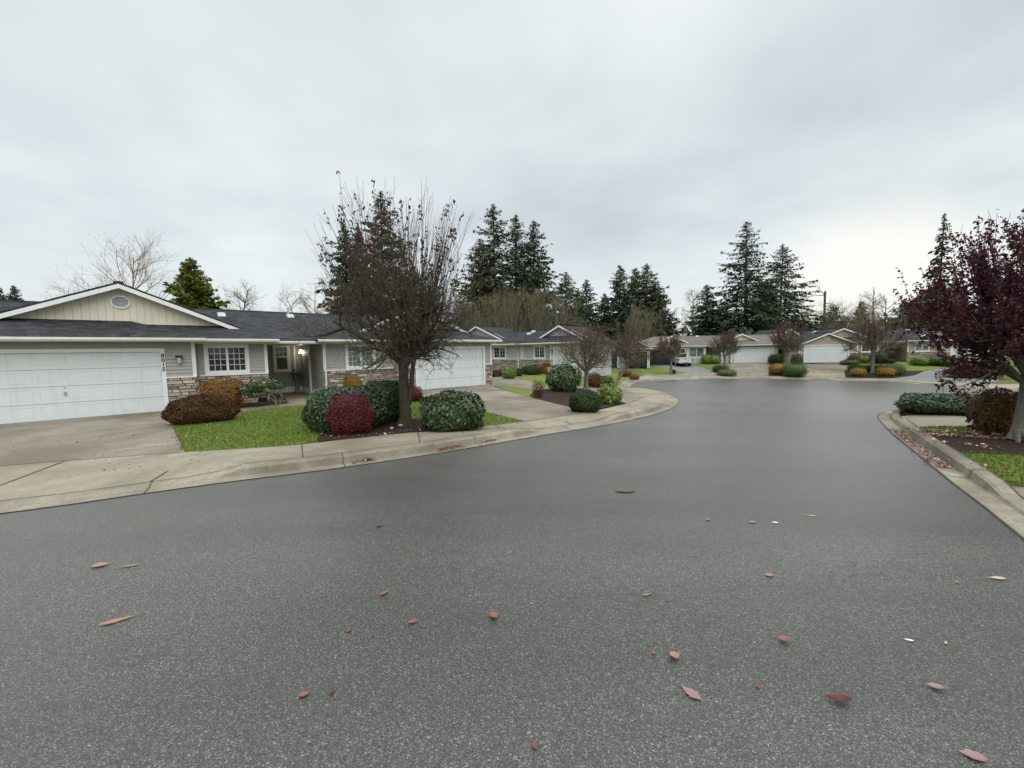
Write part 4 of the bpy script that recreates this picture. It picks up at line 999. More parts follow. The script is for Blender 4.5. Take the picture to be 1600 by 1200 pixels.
# ------------------------------------------------------------------ woods behind the houses
def at(x, Y, z=0.0):
    d = ray(x, 545); X = d[0]/d[1]*Y; return Vector((X, Y, float(hgt(X, Y))+z))
def top_h(x, yt, Y):
    p = at(x, Y); return D(x, yt, Y).z-p.z
CON = [ # x, top y, distance, radius in photo px, material, label
 (545, 345, 62, 34, 'conifer', 'dark narrow fir seen through the left side of the large plum crown'),
 (567, 352, 66, 22, 'conifer', 'slim fir between the two tall trees behind the large plum'),
 (603, 297, 60, 46, 'conifer_olive', 'tallest grey green cedar behind the middle of the large plum crown'),
 (650, 415, 66, 40, 'conifer', 'short dark fir behind the right side of the large plum crown'),
 (775, 318, 70, 46, 'conifer_olive', 'tall thin topped cedar, left one of the tall group behind the pale house'),
 (752, 372, 72, 40, 'conifer_olive', 'lower open cedar at the left edge of the tall group behind the pale house'),
 (808, 334, 72, 46, 'conifer_olive', 'middle cedar of the tall group behind the pale house'),
 (836, 343, 68, 46, 'conifer', 'dense dark fir at the right of the tall group behind the pale house'),
 (885, 424, 84, 32, 'conifer', 'short fir with layered branches right of the tall group'),
 (917, 436, 90, 30, 'conifer', 'grey green fir in the dip between the two tree groups'),
 (903, 452, 88, 24, 'conifer', 'small fir tucked behind the layered fir'),
 (968, 413, 84, 28, 'conifer', 'pointed dark fir at the left of the middle tree group'),
 (945, 458, 88, 26, 'conifer', 'low dark fir below the pointed fir of the middle group'),
 (992, 418, 86, 28, 'conifer_olive', 'pale thin topped cedar in the middle tree group'),
 (1010, 411, 84, 34, 'conifer_olive', 'broad olive cedar at the right of the middle tree group'),
 (1024, 440, 84, 26, 'conifer_olive', 'lower olive cedar on the right flank of the middle group'),
 (1102, 444, 88, 26, 'conifer', 'small ragged fir left of the biggest dark fir'),
 (1162, 345, 84, 50, 'conifer', 'biggest dark ragged fir above the tan roofed house'),
 (1217, 381, 86, 44, 'conifer', 'second dark fir close on the right of the biggest fir'),
 (1190, 440, 92, 40, 'conifer', 'dark fir filling the gap between the two big firs'),
 (1130, 470, 90, 36, 'conifer', 'low dark fir at the left foot of the biggest fir'),
 (1298, 478, 96, 24, 'conifer_olive', 'low cedar behind the broken snag above the far garage'),
 (1342, 470, 98, 16, 'conifer', 'tiny pointed fir between the bare snags'),
 (1408, 468, 90, 30, 'conifer_olive', 'green fir left of the purple plum above the far roof'),
 (1440, 452, 86, 36, 'conifer', 'mid green fir behind the left edge of the purple plum'),
 (1462, 332, 60, 15, 'conifer', 'thin fir top rising behind the crown of the purple plum'),
 (1500, 455, 80, 46, 'conifer', 'broad fir behind the middle of the purple plum'),
 (1580, 440, 78, 46, 'conifer', 'broad fir behind the purple plum at the frame edge'),
 (9, 448, 80, 18, 'conifer', 'small fir showing over the roof at the far left edge'),
 (32, 445, 80, 20, 'conifer', 'small fir over the roof, right of the leftmost one'),
]
for i, (x, yt, Y, rp, mt, lab) in enumerate(CON):
    b = at(x, Y); Hh = top_h(x, yt, Y); R_ = rp*Y/FPX*1.75
    big = Hh > 18
    dark = mt == 'conifer'
    ms = conifer_meshes(50+i, Hh, R_, mt, nlev=int(32+Hh*1.2), per=5 if x == 1462 else 10, m=7 if x == 1462 else 34 if dark else 30, droop=.34 if dark else .18, base=.05, gap=.25 if dark else .35, power=.80 if dark else .72,
                        size=.80 if big else .72, ragged=.45)
    plant('fir_tree' if dark else 'cedar_tree', lab, 'tree', b, ms, rz=i*1.3, group='conifers behind the houses')
b = at(311, 34); Hh = top_h(311, 412, 34)
plant('golden_cedar', 'bushy golden green cone cedar behind the roof of house 8015', 'tree', b, conifer_meshes(90, Hh*1.05, 72*34/FPX, 'conifer_gold', nlev=44, per=18, m=60, droop=-.10, base=.02, gap=.0, power=.85, size=.46, ragged=.08))
BARE = [ # x, top, Y, width px, stems, mats, tw, label, leaves
 (205, 384, 42, 175, 1, ('twig_pale', 'twig_pale'), .62, 'wide pale bare tree rising behind the gable of house 8015', 260, .28),
 (130, 425, 44, 90, 2, ('twig_pale', 'twig_pale'), .62, 'low pale bare tree left of the wide one behind the gable', 100, .3),
 (365, 415, 40, 80, 1, ('bark_grey', 'twig_pale'), .62, 'pale bare tree with grey limbs right of the golden cedar', 180, .25),
 (488, 432, 44, 80, 2, ('twig_pale', 'twig_pale'), .62, 'thin pale bare tree at the left edge of the large plum crown', 400, .3),
 (1062, 440, 88, 56, 2, ('twig_pale', 'twig_pale'), 1.0, 'pale bare tree in the gap left of the small ragged fir', 120, .35),
 (1255, 452, 96, 50, 3, ('twig_pale', 'twig_pale'), 1.0, 'pale bare tree just right of the two big firs', 0, .3),
 (1082, 448, 90, 44, 2, ('twig_pale', 'twig_tan'), 1.0, 'thin bare tree just left of the small ragged fir', 60, .35),
 (862, 440, 66, 46, 3, ('bark_grey', 'twig_tan'), .9, 'bare tree at the right foot of the tall cedar group', 40, .3),
 (1335, 462, 94, 60, 3, ('twig_pale', 'twig_tan'), 1.0, 'wide faint bare tree between the two thin dead snags and the broken one', 0, .3),
 (1315, 470, 98, 60, 3, ('twig_pale', 'twig_tan'), 1.0, 'faint bare tree behind the broken snag', 0, .3),
 (715, 440, 64, 50, 2, ('twig_pale', 'twig_tan'), .9, 'bare tan tree between the large plum and the tall cedars', 60, .3),
]
for i, (x, yt, Y, wp, stm, mt, tw_, lab, lv, spr) in enumerate(BARE):
    b = at(x, Y); Hh = top_h(x, yt, Y)
    plant('bare_tree', lab, 'tree', b, bare_meshes(120+i, Hh, wp*Y/FPX*1.15, stm, tw_, nb=36 if stm == 1 else 16, nt=10, up=.25, mats=mt, r=.012*Hh+.03, spread=.55, leaves=lv, lsize=.14), rz=i)
# the olive thicket of bare saplings
protoT = []
for j in range(4):
    protoT.append(bare_meshes(200+j, 10.5, 6.0, 5, 1.0, nb=11, nt=6, up=.75, mats=('bark_grey', 'twig_tan') if j % 2 else ('bark_grey', 'twig_olive'), r=.13, spread=.32))
rng = np.random.default_rng(5)
THK = [(x, 452+rng.uniform(-14, 16), Y) for x, Y in ((742,58),(757,60),(772,55),(788,59),(802,56),(818,60),(833,57),(848,61),(864,58),(880,63),(728,62),(706,60))]
THK += [(x, 485+rng.uniform(-12, 14), Y) for x, Y in ((896,74),(915,78),(975,76),(996,74),(1016,78),(1035,80),(1240,84),(1268,86),(1290,82),(1312,86),(1334,84),(1356,88),(1378,84),(1402,82),(1420,80),(1455,74),(1490,72))]
THK += [(x, 470, Y) for x, Y in ((985,72),(1005,73))]
words = ['slender', 'leaning', 'forked', 'twiggy', 'open', 'crowded', 'thin', 'spreading']
place_ = lambda x: ('behind the pale house roof' if x < 885 else 'between the tree groups' if x < 960 else 'below the olive cedars' if x < 1040 else 'behind the far garage roofs' if x < 1430 else 'behind the purple plum')
for i, (x, yt, Y) in enumerate(sorted(THK)):
    b = at(x, Y); s_ = top_h(x, yt, Y)/10.5
    t = plant('sapling_clump', 'bare tan many-stemmed sapling clump ' + place_(x), 'sapling clump', b, protoT[i % 4], 'bare saplings of the wood ' + place_(x), rz=i*2.1, scale=s_)
# the wood's undergrowth, one mass
def mass(name, spans, mat, n_, seed, size, kind='stuff'):
    rng = np.random.default_rng(seed); P_ = []
    for (x0, x1, yt, Y, dY, q) in spans:
        m_ = int(n_*q); xs = rng.uniform(x0, x1, m_); Ys = Y+rng.uniform(-dY, dY, m_)
        d_ = np.array([ray(x, 545) for x in (x0, x1)]); sl = d_[:, 0]/d_[:, 1]; X = (sl[0]+(xs-x0)/(x1-x0)*(sl[1]-sl[0]))*Ys
        hb = hgt(X, Ys); zt = np.array([D((x0+x1)/2, yt, Y).z])-hb
        lumps = .72+.28*np.sin(xs*.16+Y)*np.sin(xs*.067+1.3*Y)
        P_.append(np.stack([X, Ys, hb+zt*lumps*rng.random(m_)**.75], -1))
    p = np.concatenate(P_); V, F = leaf_quads(rng, p, rng.normal(0, 1, p.shape), rng.uniform(.5, 1.3, len(p))*size, .5, .2)
    o = obj_from(name, np_mesh(name, V, F, M[mat], rng.random(len(F)))); o['kind'] = 'stuff'; return o
mass('undergrowth', [(440,760,492,80,5,.22),(700,905,500,66,3,.22),(880,1050,492,92,5,.2),(1040,1250,498,95,5,.2),(1230,1430,488,92,5,.28),(1420,1720,480,84,5,.3),(-80,440,505,70,4,.2)], 'leaf_thicket', 22000, 31, .55)
mass('maroon_undergrowth', [(1015,1062,515,80,2,.1),(1062,1130,530,82,2,.1),(1195,1262,508,74,2,.25),(885,960,512,76,2,.2)], 'leaf_maroon', 7000, 32, .42)
# broken snags above the far garage
for (x, yt, yb, Y, lab, big) in ((1286, 455, 520, 92, 'thick broken snag with a drooping top branch above the far garage', 1), (1361, 452, 520, 96, 'thin forked dead snag right of the broken one', 0), (1381, 466, 520, 97, 'thinnest dead snag beside the forked one', 0)):
    b = at(x, Y); Hh = top_h(x, yt, Y); rng = np.random.default_rng(int(x)); tb = Tubes()
    k_ = 8; zz = np.linspace(0, 1, k_+1); tr = np.stack([np.sin(zz*5)*.1, zz*0, zz*Hh], -1)[None]; tb.add(tr, .30 if big else .18, .22 if big else .06, 7)
    nb_ = 9 if big else 7; st, _d = sample(tr, np.zeros(nb_, int), rng.uniform(.5, 1, nb_)); a = np.where(rng.random(nb_) < .5, 0, np.pi)+rng.normal(0, .5, nb_)
    br = grow(rng, st, np.stack([np.cos(a), np.sin(a), rng.uniform(.1, .9, nb_)], -1), rng.uniform(1.5, 5 if big else 3, nb_), 6, -.35 if big else .5, .15); tb.add(br, .09, .03, 4)
    i_ = rng.integers(0, nb_, 40); p, d = sample(br, i_, rng.uniform(.3, 1, 40)); tb.add(grow(rng, p, d+rng.normal(0, .5, (40, 3)), rng.uniform(.5, 1.5, 40), 3, .1, .2), .03, .015, 3)
    tag(obj_from('dead_snag', tb.mesh('dead_snag', M['bark']), None, b), lab, 'dead tree')
# ------------------------------------------------------------------ houses
def lap(b, p0, p1, w0, w1, bh=.128, pr=.028):
    """lap siding between plan points p0 and p1, facing the right hand side of the way p0 to p1"""
    d = Vector((p1[0]-p0[0], p1[1]-p0[1])); L = d.length; d /= L; nx, ny = d.y, -d.x
    w = w0
    while w < w1-1e-4:
        t = min(w+bh, w1); o = pr
        q = [(p0[0]+nx*o, p0[1]+ny*o, w), (p1[0]+nx*o, p1[1]+ny*o, w), (p1[0]+nx*.002, p1[1]+ny*.002, t), (p0[0]+nx*.002, p0[1]+ny*.002, t), (p0[0], p0[1], w), (p1[0], p1[1], w)]
        b.add(q, [(0, 1, 2, 3), (4, 5, 1, 0), (4, 0, 3), (1, 5, 2)]); w = t
STONE = [(.40,.34,.27), (.30,.25,.20), (.22,.185,.155), (.47,.41,.33), (.34,.31,.28), (.26,.20,.15), (.17,.145,.125), (.42,.36,.26)]
def stone_wall(b, p0, p1, w0, w1, rng, th=.07):
    d = Vector((p1[0]-p0[0], p1[1]-p0[1])); L = d.length; d /= L; nx, ny = d.y, -d.x
    w = w0
    while w < w1-.02:
        h = min(rng.uniform(.07, .13), w1-w)
        if w1-(w+h) < .04: h = w1-w
        s = -rng.uniform(0, .3)
        while s < L:
            ln = rng.uniform(.18, .52); a, c = max(s, 0), min(s+ln, L)
            if c-a > .03:
                o = th*rng.uniform(.45, 1.0); g = .006; k = STONE[rng.randrange(len(STONE))]; f = rng.uniform(.8, 1.2); col = tuple(x*f for x in k)
                A = [(p0[0]+d.x*t, p0[1]+d.y*t) for t in (a+g, c-g)]; ch = .014
                q = [(A[0][0], A[0][1], w+g), (A[1][0], A[1][1], w+g), (A[1][0], A[1][1], w+h-g), (A[0][0], A[0][1], w+h-g)]
                A2 = [(p0[0]+d.x*t+nx*o, p0[1]+d.y*t+ny*o) for t in (a+g+ch, c-g-ch)]
                j = [rng.uniform(-.012, .012) for _ in range(4)]
                q += [(A2[0][0]+nx*j[0], A2[0][1]+ny*j[0], w+g+ch*.6), (A2[1][0]+nx*j[1], A2[1][1]+ny*j[1], w+g+ch*.6), (A2[1][0]+nx*j[2], A2[1][1]+ny*j[2], w+h-g-ch*.6), (A2[0][0]+nx*j[3], A2[0][1]+ny*j[3], w+h-g-ch*.6)]
                b.add(q, [(4, 5, 6, 7), (0, 1, 5, 4), (1, 2, 6, 5), (2, 3, 7, 6), (3, 0, 4, 7)], col)
            s += ln
        w += h
    # mortar backing
    t_ = .012
    q = [(p0[0]+nx*t_, p0[1]+ny*t_, w0), (p1[0]+nx*t_, p1[1]+ny*t_, w0), (p1[0]+nx*t_, p1[1]+ny*t_, w1), (p0[0]+nx*t_, p0[1]+ny*t_, w1)]
    b.add(q, [(0, 1, 2, 3)], (.10, .09, .08))
def window(root, u0, u1, w0, w1, v, cols=3, rows=4, glass='glass', trim='white', single=False, casing=.10, rows_top=None):
    u0, u1 = min(u0, u1), max(u0, u1)
    b = MB(); c = casing
    b.box(u0-c, u0, v-.045, v+.03, w0-c, w1+c); b.box(u1, u1+c, v-.045, v+.03, w0-c, w1+c)
    b.box(u0, u1, v-.042, v+.03, w1, w1+c); b.box(u0, u1, v-.048, v+.03, w0-c, w0)
    b.box(u0, u0+.045, v-.036, v+.03, w0, w1); b.box(u1-.045, u1, v-.036, v+.03, w0, w1)
    b.box(u0+.045, u1-.045, v-.034, v+.03, w1-.045, w1); b.box(u0+.045, u1-.045, v-.034, v+.03, w0, w0+.045)
    um = (u0+u1)/2
    if single:
        wm = w0+(w1-w0)*.56; b.box(u0+.045, u1-.045, v-.036, v+.03, wm-.03, wm+.03)
        secs = [(u0+.045, u1-.045, wm+.03, w1-.045)]
        if cols == 0: secs = []
    else:
        b.box(um-.04, um+.04, v-.037, v+.03, w0+.045, w1-.045)
        secs = [(u0+.045, um-.04, w0+.045, w1-.045), (um+.04, u1-.045, w0+.045, w1-.045)]
    for (a, e_, lo, hi) in secs:
        for i in range(1, cols): x = a+(e_-a)*i/cols; b.box(x-.009, x+.009, v-.024, v+.0, lo, hi)
        for i in range(1, rows): z = lo+(hi-lo)*i/rows; b.box(a, e_, v-.0225, v+.0, z-.009, z+.009)
    f = b.build('window', M[trim], root)
    p = MB(); p.add([(u0+.04, v-.016, w0+.04), (u1-.04, v-.016, w0+.04), (u1-.04, v-.016, w1-.04), (u0+.04, v-.016, w1-.04)], [(0, 1, 2, 3)])
    p.build('pane', M[glass], f); return f
def garage_door(root, u0, u1, v, h=2.13, cols=8, rows=4):
    b = MB(); W = u1-u0; cw = W/cols; rh = h/rows
    b.box(u0, u1, v+.03, v+.06, .012, h)
    for r in range(rows):
        z0 = r*rh+.012; z1 = (r+1)*rh-.004
        # stiles and rails proud, the panels raised in the middle
        b.box(u0, u1, v, v+.03, z0, z0+.085); b.box(u0, u1, v, v+.03, z1-.085, z1)
        for i in range(cols+1):
            x = u0+i*cw; a = max(u0, x-.055); e_ = min(u1, x+.055)
            b.box(a, e_, v+.0005, v+.03, z0+.085, z1-.085)
        for i in range(cols):
            a, e_ = u0+i*cw+.055, u0+(i+1)*cw-.055; lo, hi = z0+.085, z1-.085; q = .035
            b.add([(a, v+.009, lo), (e_, v+.009, lo), (e_, v+.009, hi), (a, v+.009, hi), (a+q, v+.004, lo+q), (e_-q, v+.004, lo+q), (e_-q, v+.004, hi-q), (a+q, v+.004, hi-q)],
                  [(0, 1, 5, 4), (1, 2, 6, 5), (2, 3, 7, 6), (3, 0, 4, 7), (4, 5, 6, 7)])
    d = b.build('garage_door', M['door_white'], root)
    hb = MB(); um = (u0+u1)/2
    hb.prism([(um+x, v-.006, .80+z) for x, z in ((-.035, .06), (0, -.07), (.035, .06), (.02, .085), (-.02, .085))], (0, .012, 0))
    hb.box(um-.012, um+.012, v-.05, v-.006, .815, .84); hb.tube([(um-.055, v-.05, .828), (um+.055, v-.05, .828)], .010, 6); hb.tube([(um, v-.008, 1.02), (um, v+.01, 1.02)], .022, 10)
    hb.build('door_handle', M['metal'], d)
    s = MB(); s.box(u0, u1, v+.0, v+.05, -.0, .012); s.build('door_seal', M['black'], d)
    return d
def slab(b, top, th):
    top = [Vector(p) for p in top]; n = (top[1]-top[0]).cross(top[2]-top[0])
    if n.z < 0: top = list(reversed(top))
    b.prism([p-Vector((0, 0, th)) for p in top], (0, 0, th))
def gutter(root, pts, mat='gutter'):
    b = MB(); prof = [(0, 0), (-.10, 0), (-.125, .05), (-.12, .115), (-.105, .115), (-.105, .10), (-.012, .10), (0, .115)]
    for p, q in zip(pts, pts[1:]):
        p, q = Vector(p), Vector(q); d = (q-p).normalized(); n = Vector((-d.y, d.x, 0))
        b.prism([p+n*-x+Vector((0, 0, z)) if False else p-n*(-x)+Vector((0, 0, z)) for x, z in prof], q-p)
    return b.build('gutter', M[mat], root)
def downspout(root, u, v, w0, w1, mat='white'):
    b = MB(); b.tube([(u, v-.30, w1), (u, v-.28, w1-.10), (u, v-.06, w1-.26), (u, v-.045, w1-.36), (u, v-.045, w0+.16), (u, v-.07, w0+.06), (u, v-.2, w0+.02)], .038, 8)
    return b.build('downspout', M[mat], root)
def gable(root, gp, gh, gw, vf, vb, sl, mats, base, vent=True, over=.35, boards=True, octagon=True):
    """gable end at v=vf facing the street, its roof running back to vb"""
    zb = gw-sl*gh
    b = MB(); bw = .205; x = gp-gh+.02
    top = lambda q: gw-.10-sl*abs(q-gp)
    b.prism([(gp-gh, vf+.02, base), (gp+gh, vf+.02, base), (gp+gh, vf+.02, max(zb-.10, base+.01)), (gp, vf+.02, gw-.10), (gp-gh, vf+.02, max(zb-.10, base+.01))], (0, .08, 0))
    if boards:
        while x < gp+gh-.03:
            e_ = min(x+bw-.012, gp+gh-.02); q = [(x, vf, base), (e_, vf, base), (e_, vf, max(top(e_), base+.01))]
            if x < gp < e_: q.append((gp, vf, top(gp)))
            q.append((x, vf, max(top(x), base+.01))); b.prism(q, (0, .019, 0)); x += bw
    g = b.build('gable_wall', M[mats['gable']], root)
    r = MB(); o = vf-over; e1 = gh+.22; zt = gw-sl*e1
    for s_ in (-1, 1): slab(r, [(gp, o, gw), (gp+s_*e1, o, zt), (gp+s_*e1, vb, zt), (gp, vb, gw)], .085)
    r.box(gp-.13, gp+.13, o-.005, vb, gw-.03, gw+.022)
    r.build('gable_roof', M[mats['roof_x']], root)
    f = MB(); ft = .15
    for s_ in (-1, 1):
        q = [(gp, o-.03, gw-.075), (gp+s_*(e1+.02), o-.03, zt-.075), (gp+s_*(e1+.02), o-.03, zt-.075-ft), (gp, o-.03, gw-.075-ft)]
        f.prism(q, (0, .034, 0))
    f.build('fascia', M['white'], root)
    sf = MB()
    for s_ in (-1, 1): slab(sf, [(gp, o+.01, gw-.088), (gp+s_*e1, o+.01, zt-.088), (gp+s_*e1, vf+.0, zt-.088), (gp, vf+.0, gw-.088)], .02)
    sf.build('soffit', M['white'], root)
    if vent:
        zc_ = gw-.68; R_ = .25; n = 8 if octagon else 20
        ring = MB(); a0 = math.pi/n
        for i in range(n):
            p_, q_ = a0+2*math.pi*i/n, a0+2*math.pi*(i+1)/n
            ring.prism([(gp+math.cos(p_)*R_*1.15, vf-.04, zc_+math.sin(p_)*R_), (gp+math.cos(q_)*R_*1.15, vf-.04, zc_+math.sin(q_)*R_), (gp+math.cos(q_)*R_*.92, vf-.04, zc_+math.sin(q_)*R_*.78), (gp+math.cos(p_)*R_*.92, vf-.04, zc_+math.sin(p_)*R_*.78)], (0, .045, 0))
        vo = ring.build('gable_vent', M['white'], g)
        lv = MB(); z = -R_*.76
        ring2 = lv
        while z < R_*.76:
            hw = R_*1.0*math.sqrt(max(0, 1-(z/(R_*.98))**2)); lv.prism([(gp-hw, vf-.030, zc_+z), (gp+hw, vf-.030, zc_+z), (gp+hw, vf-.006, zc_+z+.036), (gp-hw, vf-.006, zc_+z+.036)], (0, .006, 0)); z += .055
        ring2.prism([(gp+math.cos(a0+2*math.pi*i/n)*R_, vf-.003, zc_+math.sin(a0+2*math.pi*i/n)*R_*.86) for i in range(n)], (0, .002, 0))
        lv.build('louver', M['siding_light'], g)
    return g
def wall_lamp(root, u, v, w, lit=False):
    b = MB(); b.box(u-.06, u+.06, v-.03, v, w-.02, w+.20); b.box(u-.10, u+.10, v-.20, v-.03, w+.14, w+.20)
    l = b.build('wall_lamp', M['black'], root)
    g = MB(); g.tube([(u, v-.115, w+.14), (u, v-.115, w-.06)], [.07, .06], 8); g.build('lamp_glass', M['lamp_lit'] if lit else M['siding_light'], l); return l
ml, t_, b_ = new_mat('lamp_lit'); b_.inputs['Base Color'].default_value = (.9, .85, .7, 1); b_.inputs['Emission Color'].default_value = (1, .88, .66, 1); b_.inputs['Emission Strength'].default_value = 14; M['lamp_lit'] = ml

def duplex(name, label, loc, rz, mats, units, L, scale=1.0, recess=True, entry=(-1.5, .5), seed=1, vents=(), ridge_v=4.6, eave=2.6, group=None):
    root = thing(name, label, 'house', loc, rz, group, scale); rng = random.Random(seed)
    La, Lb = L; sv_, ev = mats['siding'], eave
    ve, ms = .25, .36; we = ev-.08
    zr = we+ms*(ridge_v-ve); vbk = ridge_v*2-ve; hip = ridge_v-ve
    # body
    b = MB(); b.box(-La+.45, Lb-.45, 4.06, vbk-.5, -.4, we-.02)
    for un in units:
        s = un['s']; x0, x1 = sorted((s*un['w0'], s*(un['g1']+un.get('pier', .65)))); b.box(x0+.0, x1-.0, .47, 4.05, -.4, we)
        x0, x1 = sorted((s*un['j'], s*(un['g1']+un.get('pier', .65))))
        gz0, gz1 = sorted((s*un['g0'], s*un['g1']))
        b.box(x0+.02, gz0, .006, .465, -.4, ev-.03); b.box(gz1, x1-.02, .006, .465, -.4, ev-.03); b.box(gz0, gz1, .006, .465, 2.14, ev-.03)
        if un.get('open'): pass
    b.build('wall', M[sv_], root)
    # main roof, hipped at both ends
    r = MB()
    r_ = [(-La, ve, we), (Lb, ve, we), (Lb-hip, ridge_v, zr), (-La+hip, ridge_v, zr)]; slab(r, r_, .10)
    slab(r, [(-La, vbk, we), (Lb, vbk, we), (Lb-hip, ridge_v, zr), (-La+hip, ridge_v, zr)], .10)
    slab(r, [(-La, ve, we), (-La, vbk, we), (-La+hip, ridge_v, zr)], .10); slab(r, [(Lb, ve, we), (Lb, vbk, we), (Lb-hip, ridge_v, zr)], .10)
    r.tube([(-La+hip, ridge_v, zr-.01), (Lb-hip, ridge_v, zr-.01)], .055, 6)
    for q_ in ((-La, -La+hip), (Lb, Lb-hip)): r.tube([(q_[0], ve, we-.01), (q_[1], ridge_v, zr-.01)], .045, 6)
    r.build('roof', M[mats['roof']], root)
    sf = MB(); sf.box(-La+.02, Lb-.02, ve+.01, 4.1, we-.125, we-.105); sf.build('soffit', M['white'], root)
    gutter(root, [(-La, ve, we-.115), (Lb, ve, we-.115)])
    for un in units:
        s = un['s']; m_ = lambda a, e_: tuple(sorted((s*a, s*e_)))
        j, g0, g1, w0 = un['j'], un['g0'], un['g1'], un['w0']; pier = un.get('pier', .65); ao = g1+pier
        # roof skirts over the garage and over the window wall
        for (ai, ao_, vs, zz, hr) in ([] if un.get('flush') else [(j-.30, ao+.35, -.5, ev, 2.05)]) + [(w0-.35, j+.4, -.22, ev-.012, .85)]:
            sl = .333; vt = 1.55; rise = sl*(vt-vs); k = MB()
            outer = ao_-(vt-vs) if ao_ > g1 else ao_+1.5
            slab(k, [(s*ai, vs, zz), (s*ao_, vs, zz), (s*outer, vt, zz+rise), (s*(ai+hr), vt, zz+rise)], .11)
            slab(k, [(s*ai, vs, zz), (s*(ai+hr), vt, zz+rise), (s*(ai+hr*.78), vt, zz+rise*.76), (s*ai, vs+.45, zz)], .11)
            if ao_ > g1: slab(k, [(s*ao_, vs, zz), (s*outer, vt, zz+rise), (s*ao_, vt+.6, zz)], .11)
            k.build('skirt_roof', M[mats['roof']], root)
            x0, x1 = m_(ai, ao_); s2 = MB(); s2.box(x0+.03, x1-.03, vs+.012, .46, zz-.135, zz-.115); s2.build('soffit', M['white'], root)
            gutter(root, [(x0, vs, zz-.115), (x1, vs, zz-.115)])
        # garage front
        x0, x1 = m_(g0, g1); c_ = .12
        sd_ = MB(); wl = 1.22 if mats.get('stone', True) else .02
        a0, a1 = m_(j, g0-c_ if True else g0); lap(sd_, (a0, 0), (a1, 0), wl, ev-.14)
        a2, a3 = m_(g1+c_, ao); lap(sd_, (a2, 0), (a3, 0), wl, ev-.14)
        lap(sd_, (min(x0, a0, a2) if False else x0-c_, 0), (x1+c_, 0), 2.26, ev-.14)
        if s < 0: lap(sd_, (s*j, 0), (s*j, .4), wl, ev-.14)
        else: lap(sd_, (s*j, .4), (s*j, 0), wl, ev-.14)
        e0, e1 = m_(w0, j); lap(sd_, (e0, .4), (e1, .4), wl, ev-.14)
        if s < 0: lap(sd_, (s*w0, .4), (s*w0, 4.0), .25, ev-.1)
        else: lap(sd_, (s*w0, 4.0), (s*w0, .4), .25, ev-.1)
        if s > 0: lap(sd_, (ao, 0), (ao, 4.0), .02, ev-.1)
        else: lap(sd_, (-ao, 4.0), (-ao, 0), .02, ev-.1)
        sd_.build('siding', M[sv_], root)
        if mats.get('stone', True):
            runs = [[((a0, 0), (a1, 0)), ((s*j, -.03), (s*j, .4)) if s < 0 else ((s*j, .4), (s*j, -.03)), ((e0, .4), (e1, .4))], [((a2, 0), (a3, 0))] + ([((ao, -.03), (ao, .5))] if s > 0 else [])]
            for rn in runs:
                st = MB()
                for q0, q1 in rn: stone_wall(st, q0, q1, -.15, 1.18, rng)
                st.build('stone_base', M['stone'], root, tint=True)
            lg = MB(); lg.box(a2, a3, -.095, 0, 1.18, 1.225); lg.build('ledge', M['white'], root)
            lg = MB(); lg.box(a0, a1, -.095, .0, 1.18, 1.225); lg.box(e0+.003, e1-.10, .305, .4, 1.181, 1.226) if s > 0 else lg.box(e0+.10, e1-.003, .305, .4, 1.181, 1.226)
            lg.build('ledge', M['white'], root)
        # trim
        tr = MB(); tr.box(x0-c_, x0, -.05, .1, 0, 2.25); tr.box(x1, x1+c_, -.05, .1, 0, 2.25); tr.box(x0, x1, -.047, .1, 2.13, 2.25); tr.build('door_trim', M['white'], root)
        lo = 1.226 if mats.get('stone', True) else .02
        for a_u, v_ in ((s*(j+.045) , 0.0), (s*(w0+.05), .4), (s*(ao-.045), 0.0)):
            t2 = MB(); t2.box(a_u-.055, a_u+.055, v_-.036, v_+.0, lo, ev-.14); t2.build('corner_trim', M['white'], root)
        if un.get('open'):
            ib = MB(); ib.add([(x0, .1, 0), (x1, .1, 0), (x1, .1, 2.13), (x0, .1, 2.13)], [(0, 1, 2, 3)]); ib.build('opening_shade_sheet', M['black'], root)  # flat black sheet across the doorway paints the dark inside of the garage
        else: garage_door(root, x0, x1, .03, 2.13)
        if un.get('lamp', True): wall_lamp(root, s*((j+g0)/2-.02), -.016, 1.78)
        for wd in un.get('windows', []):
            window(root, s*wd[0], s*wd[1], wd[2], wd[3], .385, wd[4], wd[5], wd[6])
        gp, gh, gw = un['gable']; vf = un.get('gv', 1.5)
        gable(root, s*gp, gh, gw, vf, 6.2, un.get('gs', .43), mats, un.get('gbase', 2.95), vent=un.get('vent', True), octagon=un.get('oct', True))
        if un.get('flush'):
            fgp, fgh, fgw = un['flush']
            gable(root, s*fgp, fgh, fgw, 0.0, 3.0, .43, dict(mats, gable=mats['siding_gable']), ev-.17, vent=True, octagon=False, boards=False, over=.4)
            sl_ = MB(); k0, k1 = m_(fgp-fgh, fgp+fgh)
        if un.get('spout') is not None: downspout(root, s*un['spout'], .36, .0, ev-.05)
    # entry recess
    if recess:
        e0, e1 = entry
        sd_ = MB(); lap(sd_, (-units[0]['w0'], 4.0), (units[1]['w0'], 4.0), .32, we-.12); sd_.build('siding', M[sv_], root)
        bb = MB(); bb.box(-units[0]['w0']+.02, units[1]['w0']-.02, 3.95, 4.05, -.1, .32); bb.build('base_board', M['white'], root)
